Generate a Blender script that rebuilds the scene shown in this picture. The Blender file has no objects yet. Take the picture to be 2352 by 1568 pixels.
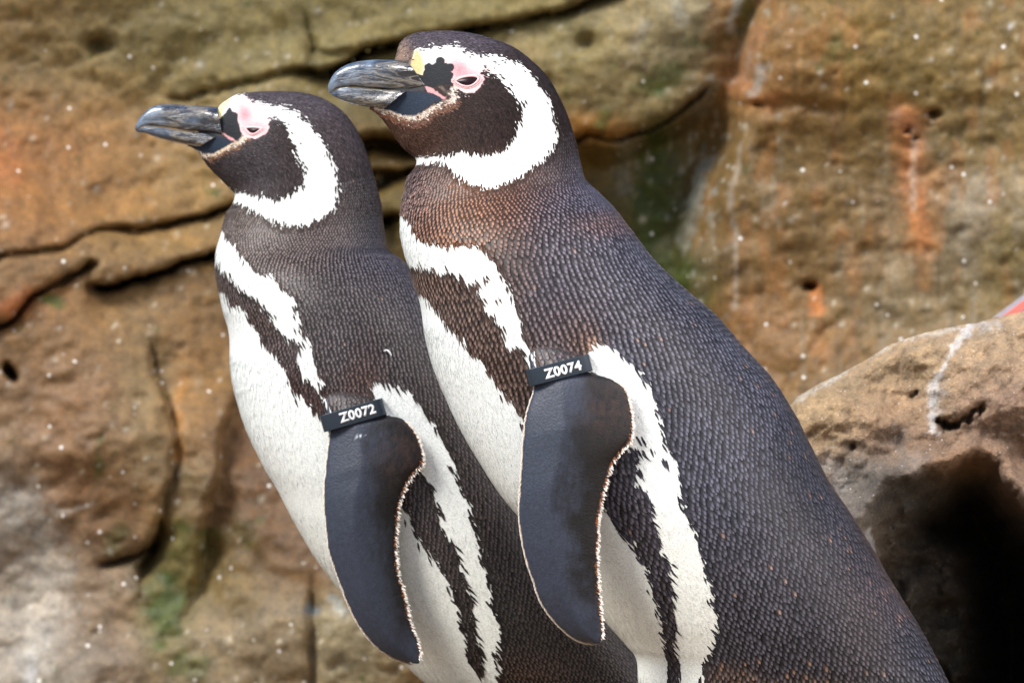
import bpy, math, random
import numpy as np
from mathutils import Vector
from mathutils.bvhtree import BVHTree

rng = np.random.default_rng(7)
scene = bpy.context.scene
col = scene.collection

# ------------------------------------------------------------------ camera, light
D = 4.0            # camera distance from the near bird, metres
S = 0.0003         # metres per unit of the drawing grid (2352 x 1568) at the near bird
ZC = 0.345         # height of the camera above the ledge
cam_d = bpy.data.cameras.new("camera")
cam = bpy.data.objects.new("camera", cam_d); col.objects.link(cam)
cam.location = (0, -D, ZC); cam.rotation_euler = (math.radians(90), 0, 0)
cam_d.sensor_width = 36.0
cam_d.lens = 36.0 * D / (2352 * S)
cam_d.clip_start = 0.1; cam_d.clip_end = 500
cam_d.dof.use_dof = True
cam_d.dof.focus_distance = D - 0.03
cam_d.dof.aperture_fstop = 13.0
cam_d.dof.aperture_blades = 0
scene.camera = cam

SUN_EL, SUN_AZ = 44.0, -52.0      # light comes from above, left of and behind the camera
world = bpy.data.worlds.new("World"); scene.world = world; world.use_nodes = True
wn = world.node_tree.nodes; wl = world.node_tree.links
bg = wn["Background"]; sky = wn.new("ShaderNodeTexSky")
sky.sky_type = 'NISHITA'; sky.sun_disc = False
sky.sun_elevation = math.radians(SUN_EL); sky.sun_rotation = math.radians(180 + SUN_AZ)
sky.dust_density = 2.5; sky.air_density = 0.8
wl.new(sky.outputs[0], bg.inputs[0]); bg.inputs[1].default_value = 0.115
sun_d = bpy.data.lights.new("sun", 'SUN'); sun_d.energy = 2.3; sun_d.angle = math.radians(22)
sun_d.color = (1.0, 0.965, 0.91)
sun = bpy.data.objects.new("sun", sun_d); col.objects.link(sun)
az = math.radians(SUN_AZ); el = math.radians(SUN_EL)
sdir = Vector((math.sin(az) * math.cos(el), -math.cos(az) * math.cos(el), math.sin(el)))
sun.rotation_euler = sdir.to_track_quat('Z', 'Y').to_euler()
vs = scene.view_settings
vs.view_transform = 'Standard'; vs.look = 'None'; vs.gamma = 1.0; vs.use_curve_mapping = False
vs.exposure = 1.2
scene.cycles.use_denoising = True
scene.cycles.max_bounces = 6

# ------------------------------------------------------------------ helpers
def lin(c):
    c = np.asarray(c, float) / 255.0
    return np.where(c <= 0.04045, c / 12.92, ((c + 0.055) / 1.055) ** 2.4)

def W(px, py, Y):
    k = S * (D + Y) / D
    return np.stack([(np.asarray(px, float) - 1176) * k, np.zeros_like(np.asarray(px, float)) + Y,
                     ZC + (784 - np.asarray(py, float)) * k], -1)

def Pj(co):
    k = S * (D + co[:, 1]) / D
    return 1176 + co[:, 0] / k, 784 - (co[:, 2] - ZC) / k

def catmull(pts, n):
    """resample rows of pts (k,d) at n parameters, Catmull-Rom"""
    P = np.asarray(pts, float); k = len(P)
    u = np.linspace(0, k - 1, n); i = np.clip(u.astype(int), 0, k - 2); f = (u - i)[:, None]
    g = lambda j: P[np.clip(j, 0, k - 1)]
    p0, p1, p2, p3 = g(i - 1), g(i), g(i + 1), g(i + 2)
    return 0.5 * ((2 * p1) + (-p0 + p2) * f + (2 * p0 - 5 * p1 + 4 * p2 - p3) * f ** 2 + (-p0 + 3 * p1 - 3 * p2 + p3) * f ** 3)

def resample(poly, n, smooth=True):
    P = np.asarray(poly, float)
    if smooth: P = catmull(P, len(P) * 8)
    d = np.r_[0, np.cumsum(np.linalg.norm(np.diff(P, axis=0), axis=1))]
    t = np.linspace(0, d[-1], n)
    return np.stack([np.interp(t, d, P[:, j]) for j in range(P.shape[1])], -1)

def inpoly(x, y, poly):
    poly = np.asarray(poly, float); r = np.zeros(x.shape, bool)
    x1, y1 = poly[-1]
    for x2, y2 in poly:
        if y1 != y2:
            c = ((y2 > y) != (y1 > y)) & (x < (x1 - x2) * (y - y2) / (y1 - y2) + x2)
            r ^= c
        x1, y1 = x2, y2
    return r

def pdist(x, y, line, closed=False):
    L = np.asarray(line, float)
    if closed: L = np.vstack([L, L[:1]])
    best = np.full(x.shape, 1e9)
    for (ax, ay), (bx, by) in zip(L[:-1], L[1:]):
        dx, dy = bx - ax, by - ay; q = dx * dx + dy * dy + 1e-9
        t = np.clip(((x - ax) * dx + (y - ay) * dy) / q, 0, 1)
        best = np.minimum(best, np.hypot(x - ax - t * dx, y - ay - t * dy))
    return best

def sdf(x, y, poly):
    d = pdist(x, y, poly, True)
    return np.where(inpoly(x, y, poly), d, -d)     # positive inside

def sstep(a, b, x):
    t = np.clip((x - a) / (b - a), 0, 1); return t * t * (3 - 2 * t)

_perm = rng.permutation(1024)
_val = rng.random(1024) * 2 - 1
def vnoise(x, y, z=0.0):
    z = np.zeros_like(x) + z
    xi, yi, zi = np.floor(x).astype(int), np.floor(y).astype(int), np.floor(z).astype(int)
    fx, fy, fz = x - xi, y - yi, z - zi
    fx, fy, fz = (t * t * (3 - 2 * t) for t in (fx, fy, fz))
    h = lambda a, b, c: _val[_perm[(_perm[(_perm[a & 1023] + b) & 1023] + c) & 1023]]
    def pl(c):
        return (h(xi, yi, c) * (1 - fx) + h(xi + 1, yi, c) * fx) * (1 - fy) + (h(xi, yi + 1, c) * (1 - fx) + h(xi + 1, yi + 1, c) * fx) * fy
    return pl(zi) * (1 - fz) + pl(zi + 1) * fz

def fbm(x, y, z=0.0, o=4, g=0.5):
    r = 0; a = 1.0
    for k in range(o):
        r = r + a * vnoise(x * 2 ** k + 17.3 * k, y * 2 ** k + 5.1 * k, z * 2 ** k); a *= g
    return r

def make_mesh(name, co, faces=None, quads=None, tris=None, color=None, mat=None, smooth=True, parent=None):
    me = bpy.data.meshes.new(name)
    if faces is not None:
        me.from_pydata([tuple(c) for c in co], [], [tuple(f) for f in faces])
    else:
        q = np.zeros((0, 4), int) if quads is None else np.asarray(quads)
        t = np.zeros((0, 3), int) if tris is None else np.asarray(tris)
        me.vertices.add(len(co)); me.vertices.foreach_set("co", np.asarray(co, np.float32).ravel())
        nl = q.size + t.size; me.loops.add(nl); me.polygons.add(len(q) + len(t))
        me.loops.foreach_set("vertex_index", np.r_[q.ravel(), t.ravel()].astype(np.int32))
        st = np.r_[np.arange(len(q)) * 4, q.size + np.arange(len(t)) * 3].astype(np.int32)
        me.polygons.foreach_set("loop_start", st)
        me.update(calc_edges=True); me.validate()
    if smooth: me.polygons.foreach_set("use_smooth", np.ones(len(me.polygons), bool))
    if color is not None:
        a = me.color_attributes.new("tint", 'FLOAT_COLOR', 'POINT')
        c = np.ones((len(me.vertices), 4), np.float32); c[:, :3] = color
        a.data.foreach_set("color", c.ravel())
    if mat is not None: me.materials.append(mat)
    me.update()
    o = bpy.data.objects.new(name, me); col.objects.link(o)
    if parent is not None:
        o.parent = parent
    return o

def empty(name, loc, label, cat, group=None):
    o = bpy.data.objects.new(name, None); o.location = (0, 0, 0); col.objects.link(o)
    o["label"] = label; o["category"] = cat
    if group: o["group"] = group
    return o

def grid_quads(nu, nv, wrap=False):
    i, j = np.meshgrid(np.arange(nu - 1), np.arange(nv if wrap else nv - 1), indexing='ij')
    j2 = (j + 1) % nv
    return np.stack([i * nv + j, i * nv + j2, (i + 1) * nv + j2, (i + 1) * nv + j], -1).reshape(-1, 4)

def flip(q): return q[:, ::-1]

# ------------------------------------------------------------------ materials
def new_mat(name):
    m = bpy.data.materials.new(name); m.use_nodes = True
    nt = m.node_tree; return m, nt, nt.nodes["Principled BSDF"]

def N(nt, t, **kw):
    n = nt.nodes.new(t)
    for k, v in kw.items():
        if k in n.inputs.keys(): n.inputs[k].default_value = v
        else: setattr(n, k, v)
    return n

def mixc(nt, a, b, f, blend='MIX'):
    m = N(nt, "ShaderNodeMix", data_type='RGBA', blend_type=blend)
    for idx, v in ((0, f), (6, a), (7, b)):
        if hasattr(v, 'links'): nt.links.new(v, m.inputs[idx])
        else: m.inputs[idx].default_value = v
    return m.outputs[2]

def ramp(nt, src, stops):
    r = N(nt, "ShaderNodeValToRGB"); nt.links.new(src, r.inputs[0]); e = r.color_ramp.elements
    while len(e) < len(stops): e.new(0.5)
    for el_, (p, c) in zip(e, stops):
        el_.position = p; el_.color = (c, c, c, 1) if not hasattr(c, '__len__') else (*c, 1)
    return r.outputs[0]

def noise(nt, scale, detail=4, rough=0.55, vec=None, dist=0.0):
    n = N(nt, "ShaderNodeTexNoise"); n.inputs["Scale"].default_value = scale
    n.inputs["Detail"].default_value = detail; n.inputs["Roughness"].default_value = rough
    n.inputs["Distortion"].default_value = dist
    if vec is not None: nt.links.new(vec, n.inputs["Vector"])
    return n.outputs[0]

def bump(nt, h, strength, dist, normal=None):
    b = N(nt, "ShaderNodeBump"); b.inputs["Strength"].default_value = strength; b.inputs["Distance"].default_value = dist
    nt.links.new(h, b.inputs["Height"])
    if normal is not None: nt.links.new(normal, b.inputs["Normal"])
    return b.outputs[0]

def feather_mat(name, rough=0.5, spec=0.4, sheen=0.0, bstr=0.0, sss=0.0):
    m, nt, p = new_mat(name)
    a = N(nt, "ShaderNodeVertexColor"); a.layer_name = "tint"
    tc = N(nt, "ShaderNodeTexCoord").outputs["Object"]
    n = noise(nt, 900, 2, 0.6, tc)
    v = ramp(nt, n, [(0.3, 0.78), (0.7, 1.12)])
    c = mixc(nt, a.outputs[0], v, 1.0, 'MULTIPLY')
    nt.links.new(c, p.inputs["Base Color"])
    p.inputs["Roughness"].default_value = rough; p.inputs["Specular IOR Level"].default_value = spec
    p.inputs["Sheen Weight"].default_value = sheen; p.inputs["Sheen Roughness"].default_value = 0.4
    if bstr: nt.links.new(bump(nt, noise(nt, 600, 3, 0.6, tc), bstr, 0.0006), p.inputs["Normal"])
    return m
M_FEATHER = feather_mat("plumage_feathers", 0.45, 0.28, 0.0)
M_FLIP = feather_mat("flipper_skin", 0.46, 0.4, 0.0, 0.5)
M_HAIR = feather_mat("fine_plumage", 0.65, 0.15, 0.0)
M_BODY = feather_mat("skin_and_down", 0.6, 0.2, 0.0, 0.5)

def bill_mat():
    m, nt, p = new_mat("bill_horn")
    tc = N(nt, "ShaderNodeTexCoord").outputs["Object"]
    mp = N(nt, "ShaderNodeMapping"); nt.links.new(tc, mp.inputs[0]); mp.inputs["Scale"].default_value = (30, 60, 150)
    n1 = noise(nt, 1.0, 5, 0.65, mp.outputs[0], 1.4)
    n2 = noise(nt, 45, 3, 0.5, tc)
    n3 = noise(nt, 130, 3, 0.5, tc)
    c1 = ramp(nt, n1, [(0.36, (0.01, 0.012, 0.018)), (0.46, (0.03, 0.033, 0.04)), (0.54, (0.2, 0.18, 0.15)), (0.59, (0.022, 0.025, 0.033)), (0.7, (0.02, 0.024, 0.032))])
    c2 = ramp(nt, n3, [(0.35, (0.02, 0.035, 0.065)), (0.65, (0.13, 0.18, 0.25))])  # bluish sheen of the bill tip, painted into the horn colour
    va = N(nt, "ShaderNodeVertexColor"); va.layer_name = "tint"
    ad = N(nt, "ShaderNodeMath", operation='MULTIPLY_ADD'); nt.links.new(n2, ad.inputs[0]); ad.inputs[1].default_value = 1.1
    sx_ = N(nt, "ShaderNodeSeparateColor"); nt.links.new(va.outputs[0], sx_.inputs[0])
    nt.links.new(sx_.outputs[0], ad.inputs[2])
    f = ramp(nt, ad.outputs[0], [(0.72, 0.0), (1.0, 0.95)])
    nt.links.new(mixc(nt, c1, c2, f), p.inputs["Base Color"])
    p.inputs["Roughness"].default_value = 0.2; p.inputs["Specular IOR Level"].default_value = 0.6
    p.inputs["Coat Weight"].default_value = 0.8; p.inputs["Coat Roughness"].default_value = 0.15
    nt.links.new(bump(nt, n1, 1.0, 0.0014), p.inputs["Normal"])
    return m
M_BILL = bill_mat()

def plain(name, c, rough, spec=0.5, bscale=None, bstr=0.3, bdist=0.0005, coat=0):
    m, nt, p = new_mat(name)
    tc = N(nt, "ShaderNodeTexCoord").outputs["Object"]
    n = noise(nt, bscale or 60, 4, 0.6, tc)
    v = ramp(nt, n, [(0.3, 0.85), (0.7, 1.1)])
    nt.links.new(mixc(nt, (*c, 1), v, 1.0, 'MULTIPLY'), p.inputs["Base Color"])
    p.inputs["Roughness"].default_value = rough; p.inputs["Specular IOR Level"].default_value = spec
    p.inputs["Coat Weight"].default_value = coat
    if bscale: nt.links.new(bump(nt, n, bstr, bdist), p.inputs["Normal"])
    return m
M_EYE = plain("eyeball", (0.012, 0.003, 0.003), 0.28, 0.2)
M_LID = plain("eyelid_skin", (0.72, 0.46, 0.46), 0.5, 0.4, 900, 0.4, 0.0004)
M_BAND = plain("black_rubber_band", (0.012, 0.022, 0.036), 0.42, 0.5, 1500, 0.15, 0.0002)
M_PRINT = plain("white_print", (0.82, 0.84, 0.84), 0.5)
M_CLAW = plain("claw_horn", (0.03, 0.025, 0.02), 0.4)
M_WISP = plain("white_down", (0.8, 0.8, 0.82), 0.7)

def rock_mat(name, grain=1.0, speck=0.5, rough=0.72, bst=0.8, spscale=95):
    m, nt, p = new_mat(name)
    a = N(nt, "ShaderNodeVertexColor"); a.layer_name = "tint"
    tc = N(nt, "ShaderNodeTexCoord").outputs["Object"]
    nA = noise(nt, 14, 6, 0.65, tc, 0.3); nB = noise(nt, 75 * grain, 5, 0.7, tc); nC = noise(nt, 330 * grain, 3, 0.7, tc)
    c = mixc(nt, a.outputs[0], ramp(nt, nA, [(0.3, (0.78, 0.8, 0.8)), (0.5, (1.0, 0.99, 0.97)), (0.72, (1.25, 1.2, 1.15))]), 1.0, 'MULTIPLY')
    c = mixc(nt, c, ramp(nt, nB, [(0.3, (0.55, 0.55, 0.58)), (0.5, (1, 1, 1)), (0.72, (1.5, 1.42, 1.3))]), 0.8, 'MULTIPLY')
    c = mixc(nt, c, ramp(nt, nC, [(0.3, (0.6, 0.6, 0.6)), (0.7, (1.35, 1.35, 1.35))]), 0.7, 'MULTIPLY')
    # pale specks: grit, with its wet glints painted as colour
    vo = N(nt, "ShaderNodeTexVoronoi"); vo.inputs["Scale"].default_value = spscale; nt.links.new(tc, vo.inputs["Vector"])
    dot = ramp(nt, vo.outputs["Distance"], [(0.10, 1.0), (0.2, 0.0)])
    sep = N(nt, "ShaderNodeSeparateColor"); nt.links.new(vo.outputs["Color"], sep.inputs[0])
    pick = ramp(nt, sep.outputs[0], [(1 - 0.22 * speck, 0.0), (1 - 0.22 * speck + 0.02, 1.0)])
    mm = N(nt, "ShaderNodeMath", operation='MULTIPLY'); nt.links.new(dot, mm.inputs[0]); nt.links.new(pick, mm.inputs[1])
    c = mixc(nt, c, (0.72, 0.7, 0.64, 1), mm.outputs[0])
    nt.links.new(c, p.inputs["Base Color"])
    p.inputs["Roughness"].default_value = rough; p.inputs["Specular IOR Level"].default_value = 0.35
    b1 = bump(nt, nB, bst, 0.006); b2 = bump(nt, nC, bst * 0.7, 0.002, b1)
    nt.links.new(b2, p.inputs["Normal"])
    return m
M_WALL = rock_mat("weathered_rock", 1.0, 0.6, 0.62, 0.28)
M_BOULDER = rock_mat("gritty_sandstone", 2.0, 0.8, 0.8, 0.9, 330)

# ------------------------------------------------------------------ rock colours: mineral and lichen stains, painted shade and glints
def blend(x, y, base, spl):
    acc = np.zeros(x.shape + (3,)) + lin(base) * 0.15; w = np.full(x.shape, 0.15)
    for (cx, cy, rx, ry, c) in spl:
        g = np.exp(-(((x - cx) / rx) ** 2 + ((y - cy) / ry) ** 2))
        acc += g[..., None] * lin(c); w += g
    return acc / w[..., None]

def over(colr, mask, c):
    m = np.clip(mask, 0, 1)[..., None]; return colr * (1 - m) + lin(c) * m

def desat(c, k=0.10, m=(.97, 1.0, .92)):
    g = c @ np.array([.25, .65, .10]); return (c * (1 - k) + g[:, None] * k) * np.array(m)

# ------------------------------------------------------------------ rock face
def rock_face():
    st = 7.5
    gx = np.arange(-1700, 3900, st); gy = np.arange(-560, 2300, st)
    X, Y = np.meshgrid(gx, gy, indexing='xy')
    # domain warp so that cracks and stains wander
    wx = X + 16 * fbm(X / 110, Y / 110, 3.1, 4); wy = Y + 16 * fbm(X / 110, Y / 110, 8.7, 4)
    rgt = sstep(1600, 1750, X)
    dep = 0.10 * fbm(X / 900, Y / 700, 1.3, 2) + (0.010 - .003 * rgt) * fbm(X / 230, Y / (170 + 160 * 0), 2.2, 4, .45) + 0.0022 * fbm(X / 40, Y / 34, 5.2, 3, 0.5)
    # strata running slightly uphill to the right on the left half
    tt = (wy + 0.17 * wx) / 62.0
    dep += 0.0035 * sstep(1500, 1200, wx) * vnoise(tt, wx / 700.0, 4.4)
    def hcrack(pts, w, a, L, b, x0f=30):
        P = np.asarray(pts, float); P = P[np.argsort(P[:, 0])]
        yc = np.interp(wx, P[:, 0], P[:, 1]); s = wy - yc
        ends = sstep(P[0, 0] - x0f, P[0, 0] + x0f, wx) * sstep(P[-1, 0] + x0f, P[-1, 0] - x0f, wx)
        g = a * np.exp(-(s / w) ** 2) + b * np.where(s > 0, np.exp(-s / L), np.exp(-(s / (w * .6)) ** 2))
        return g * ends - 0.12 * b * np.exp(-((s + 40) / 45) ** 2) * ends
    def vcrack(pts, w, a, L, b, y0f=40):
        P = np.asarray(pts, float); P = P[np.argsort(P[:, 1])]
        xc = np.interp(wy, P[:, 1], P[:, 0]); s = wx - xc
        ends = sstep(P[0, 1] - y0f, P[0, 1] + y0f, wy) * sstep(P[-1, 1] + y0f, P[-1, 1] - y0f, wy)
        return (a * np.exp(-(s / w) ** 2) + b * np.where(s > 0, np.exp(-s / L), np.exp(-(s / (w * .6)) ** 2))) * ends
    c1 = [(400, 218), (560, 192), (650, 178), (740, 170), (850, 118), (960, 88), (1050, 76), (1180, 56), (1280, 30), (1400, -20), (1600, -90)]
    c2 = [(-300, 640), (0, 598), (100, 572), (270, 532), (380, 512), (450, 494), (530, 468), (700, 430), (900, 390)]
    c3 = [(215, 672), (330, 648), (420, 612), (500, 588), (620, 560), (900, 500)]
    c3b = [(-300, 830), (0, 742), (70, 690), (150, 645), (215, 612)]
    c4 = [(333, 815), (352, 870), (385, 930), (398, 1000), (396, 1080), (388, 1150), (368, 1230), (335, 1320), (328, 1400), (320, 1480), (312, 1600), (300, 1800)]
    c5 = [(560, 860), (540, 930), (516, 1020), (505, 1110), (496, 1190), (470, 1290), (440, 1390), (415, 1480), (390, 1600)]
    c7 = [(1290, 318), (1340, 305), (1430, 312), (1500, 285), (1560, 250), (1640, 205)]
    c8 = [(780, 345), (860, 322), (940, 345), (1000, 350)]
    dep += hcrack(c1, 9, 0.06, 42, 0.045) * (0.12 + 0.88 * sstep(600, 830, wx)) * (1 - .55 * sstep(1050, 1200, wx))
    dep += hcrack(c2, 7, 0.035, 25, 0.018) * (0.3 + 0.7 * sstep(200, 480, wx))
    dep += hcrack(c3, 8, 0.07, 34, 0.04) + hcrack(c3b, 8, 0.028, 30, 0.02)
    dep += hcrack(c7, 6, 0.03, 26, 0.018) + hcrack(c8, 16, 0.07, 50, 0.03)
    dep += hcrack([(700, 115), (760, 112), (830, 118)], 8, 0.01, 20, 0.004)
    dep += hcrack([(840, 430), (900, 405), (960, 395)], 10, 0.05, 30, 0.02)
    dep += vcrack(c4, 8, 0.006, 90, 0.015) * sstep(1420, 1180, wy) + vcrack(c5, 20, 0.002, 260, 0.032) * sstep(1480, 1250, wy)
    dep += vcrack([(375, 1225), (352, 1275), (340, 1330)], 14, 0.035, 20, 0.01)
    dep += hcrack([(235, 1300), (300, 1290), (350, 1270)], 7, 0.03, 20, 0.015)
    dep += vcrack([(722, 1340), (727, 1450), (722, 1600)], 14, 0.012, 20, 0.003)
    dep += vcrack([(705, 40), (712, 90), (716, 150)], 9, 0.012, 12, 0.0)
    dep += hcrack([(0, 845), (16, 858), (30, 868)], 9, 0.06, 12, 0.02, 12)
    # recess in the middle right: the crevice below crack c7
    rec = sdf(wx, wy, [(1290, 320), (1430, 320), (1560, 255), (1670, 215), (1650, 330), (1610, 500), (1600, 640), (1640, 800), (1500, 760), (1400, 600), (1300, 420)])
    dep += 0.075 * sstep(-25, 60, rec)
    # right-hand mass bulges towards the viewer
    rx = np.interp(wy, [-500, 0, 60, 200, 300, 450, 600, 700, 900, 2000], [1800, 1745, 1715, 1690, 1665, 1630, 1585, 1600, 1620, 1640])
    s = wx - rx
    dep -= 0.055 * sstep(-30, 70, s) + 0.02 * sstep(0, 240, s)
    dep += 0.018 * np.exp(-(s / 20) ** 2) * sstep(650, 500, wy)
    # lower lip of the right mass, faint diagonal ridges and pits
    dep += 0.008 * np.exp(-((wy - np.interp(wx, [1640, 1720, 1800, 1900], [230, 240, 232, 262])) / 15) ** 2) * sstep(1640, 1700, wx) * sstep(1960, 1880, wx)
    for cx, cy, r, a in ((1862, 652, 9, .05), (2080, 302, 7, .03), (2098, 322, 6, .03), (2148, 258, 12, .03), (235, 100, 22, .03), (1330, 90, 22, .015), (1735, 228, 9, .025)):
        dep += a * np.exp(-(((wx - cx) / (r * 1.25)) ** 2 + ((wy - cy) / (r * .8)) ** 2))
    dep += 0.005 * np.exp(-(pdist(wx, wy, [(1950, 720), (1850, 830), (1780, 920)]) / 12) ** 2)
    dep += 0.003 * sstep(0.6, 0.95, fbm(X / 55, Y / 48, 9.9, 3))
    dep += 0.0011 * fbm(X / 16, Y / 14, 6.1, 2)
    Yw = 1.05 + dep
    # colours
    B = blend(wx, wy, (132, 104, 62), [
        (60, 60, 220, 160, (140, 112, 68)), (330, 120, 220, 160, (132, 117, 72)), (600, 60, 240, 110, (132, 121, 74)), (900, 30, 200, 80, (138, 126, 78)),
        (1180, 20, 160, 60, (135, 122, 72)), (60, 360, 160, 110, (158, 98, 42)), (260, 300, 150, 100, (150, 108, 60)), (250, 430, 160, 80, (152, 108, 52)), (450, 400, 120, 80, (140, 112, 62)),
        (40, 500, 130, 70, (140, 98, 56)), (400, 570, 160, 40, (140, 108, 62)), (40, 620, 120, 50, (130, 98, 62)), (300, 610, 90, 30, (128, 98, 60)),
        (60, 700, 80, 40, (145, 92, 42)), (250, 760, 200, 90, (134, 100, 60)), (60, 860, 120, 100, (128, 94, 62)), (200, 950, 130, 120, (132, 96, 66)), (320, 900, 70, 140, (128, 110, 74)),
        (430, 900, 60, 100, (160, 115, 58)), (470, 1000, 60, 120, (130, 100, 66)), (440, 1100, 50, 60, (118, 96, 62)), (600, 1050, 100, 120, (96, 62, 32)), (680, 1250, 120, 80, (104, 72, 40)), (600, 1180, 80, 80, (96, 66, 34)),
        (180, 1150, 130, 110, (140, 100, 66)), (30, 1200, 80, 160, (150, 132, 118)), (60, 1450, 140, 160, (166, 156, 150)), (230, 1380, 90, 120, (134, 108, 84)), (260, 1520, 90, 80, (128, 108, 92)),
        (420, 1300, 60, 80, (106, 94, 38)), (380, 1420, 50, 90, (92, 92, 36)), (520, 1330, 70, 70, (112, 90, 42)), (520, 1480, 120, 90, (136, 118, 92)), (800, 1480, 90, 90, (150, 138, 112)), (640, 1480, 70, 80, (132, 112, 88)),
        (900, 200, 200, 60, (92, 84, 42)), (860, 360, 120, 60, (106, 82, 34)), (900, 470, 60, 100, (100, 84, 34)), (1300, 110, 90, 60, (138, 122, 72)), (1450, 90, 120, 70, (150, 134, 94)), (1420, 220, 110, 50, (142, 124, 82)),
        (1560, 80, 80, 70, (142, 132, 106)), (1360, 290, 60, 22, (186, 124, 40)), (1340, 390, 50, 60, (132, 104, 40)), (1430, 470, 60, 90, (112, 98, 44)), (1520, 470, 45, 150, (62, 82, 34)), (1560, 660, 60, 60, (92, 90, 42)), (1440, 600, 60, 60, (104, 92, 40)),
        (1740, 110, 50, 110, (160, 118, 74)), (1790, 190, 110, 110, (156, 108, 52)), (1900, 90, 120, 90, (134, 104, 46)), (2060, 120, 110, 90, (122, 98, 38)), (1980, 220, 110, 80, (124, 96, 38)), (2250, 60, 110, 90, (128, 104, 56)), (2200, 180, 90, 90, (130, 104, 52)),
        (1760, 330, 90, 80, (116, 90, 44)), (1880, 400, 130, 120, (122, 94, 48)), (1800, 560, 130, 90, (122, 92, 48)), (1950, 600, 120, 100, (132, 104, 66)), (2050, 480, 60, 90, (134, 108, 76)), (2250, 330, 90, 90, (136, 112, 66)), (2230, 480, 80, 90, (144, 124, 98)),
        (2200, 600, 100, 70, (136, 116, 86)), (2320, 560, 70, 80, (122, 104, 52)), (1750, 760, 120, 90, (144, 100, 54)), (1900, 800, 130, 70, (128, 92, 46)), (2050, 690, 120, 60, (128, 108, 76)), (2300, 660, 70, 50, (126, 104, 56))])
    n1 = fbm(X / 26, Y / 26, 1.1, 4); n2 = fbm(X / 12, Y / 12, 4.1, 3)
    # green moss / algae
    for cx, cy, rx_, ry_, k in ((1510, 450, 50, 190, 1.3), (1575, 640, 40, 80, .8), (1470, 190, 60, 40, .7), (1560, 170, 60, 30, .6), (1700, 20, 40, 60, .7), (1385, 275, 25, 35, .7), (385, 1400, 45, 110, 1.0), (430, 1200, 60, 30, .8),
                              (115, 700, 50, 22, .9), (230, 1060, 18, 40, .6), (250, 1250, 40, 60, .5), (1560, 640, 45, 70, .7), (470, 1250, 90, 50, .4), (440, 1520, 60, 40, .6), (1640, 90, 90, 25, .6), (1920, 120, 60, 60, .4), (1500, 640, 70, 60, .4), (560, 1230, 60, 50, .3)):
        g = np.exp(-(((wx - cx) / rx_) ** 2 + ((wy - cy) / ry_) ** 2))
        B = over(B, k * sstep(0.3, 0.9, g + 0.35 * n1), (72, 84, 22))
    # water runs down the right-hand mass and the recess
    run = fbm(X / 11, Y / 210, 7.3, 3); k_ = sstep(1500, 1700, wx)
    B = B * (1 + .20 * np.clip(run, -1, 1) * k_)[..., None]
    B = over(B, .55 * k_ * sstep(.25, .8, fbm(X / 26, Y / 150, 2.9, 3) + .3 * n2) * sstep(200, 420, wy), (150, 134, 112))
    B = over(B, .5 * k_ * sstep(.3, .8, fbm(X / 40, Y / 90, 5.9, 3)), (160, 106, 52))
    zone = np.exp(-(((wx - 1600) / 70) ** 2 + ((wy - 430) / 190) ** 2)) + .8 * np.exp(-(((wx - 1730) / 50) ** 2 + ((wy - 110) / 90) ** 2)) + .6 * np.exp(-(((wx - 1450) / 60) ** 2 + ((wy - 380) / 60) ** 2)) + .8 * np.exp(-(((wx - 60) / 90) ** 2 + ((wy - 1400) / 200) ** 2))
    B = over(B, .7 * sstep(.7, 1.25, zone * .8 + .75 * fbm(X / 9, Y / 26, 3.9, 4)), (176, 172, 162))
    # rust
    for line, w_, k, c in (([(2060, 262), (2085, 340), (2104, 420), (2118, 500), (2128, 560)], 50, .6, (168, 110, 58)), ([(2066, 268), (2084, 330), (2100, 400), (2114, 480), (2126, 550)], 30, .65, (196, 122, 62)), ([(2050, 262), (2090, 300), (2120, 330)], 26, .4, (186, 130, 100)),
                           ([(1872, 655), (1882, 720)], 18, .8, (190, 110, 34)), ([(0, 330), (20, 400)], 40, .25, (180, 100, 48)), ([(10, 700), (60, 690)], 30, .5, (176, 96, 50)), ([(1700, 200), (1760, 215)], 34, .5, (190, 120, 66)), ([(415, 860), (405, 980), (408, 1060)], 14, .7, (176, 120, 50)), ([(1740, 60), (1700, 180)], 24, .4, (188, 130, 96))):
        B = over(B, k * sstep(1.15, .35, pdist(wx, wy, line) / w_ - 0.3 * n1), c)
    # bird-lime and salt runs
    for line, w_, k, c in (([(2092, 300), (2100, 380), (2108, 470)], 9, .7, (200, 170, 150)), ([(1695, 320), (1690, 500), (1684, 640), (1680, 700)], 8, .75, (168, 152, 140)), ([(1745, 150), (1725, 205)], 12, .7, (180, 172, 170)),
                           ([(1620, 380), (1600, 470)], 16, .8, (170, 170, 160)), ([(1600, 460), (1580, 560)], 20, .6, (160, 158, 146)), ([(1685, 0), (1680, 60)], 13, .8, (180, 175, 170)), ([(1650, 200), (1610, 260)], 26, .6, (164, 158, 145)),
                           ([(1450, 330), (1440, 420)], 26, .5, (150, 144, 132)), ([(110, 1165), (160, 1178), (200, 1160)], 8, .8, (206, 190, 180)), ([(0, 1100), (10, 1250)], 36, .6, (170, 160, 155)), ([(75, 1500), (70, 1568)], 20, .8, (205, 205, 215)),
                           ([(60, 1150), (100, 1280), (110, 1400), (70, 1500)], 62, .6, (178, 170, 166)), ([(2240, 420), (2250, 520)], 40, .3, (160, 150, 140)), ([(715, 1395), (730, 1402)], 16, .8, (120, 132, 145)), ([(770, 1370), (800, 1390)], 16, .7, (170, 175, 178)),
                           ([(1540, 0), (1560, 60)], 16, .5, (175, 170, 160)), ([(2310, 75), (2320, 60)], 6, .9, (225, 220, 220)), ([(1480, 60), (1450, 110)], 22, .4, (158, 150, 140))):
        B = over(B, k * sstep(1.2, .3, pdist(wx, wy, line) / w_ - 0.45 * n2), c)
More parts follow.
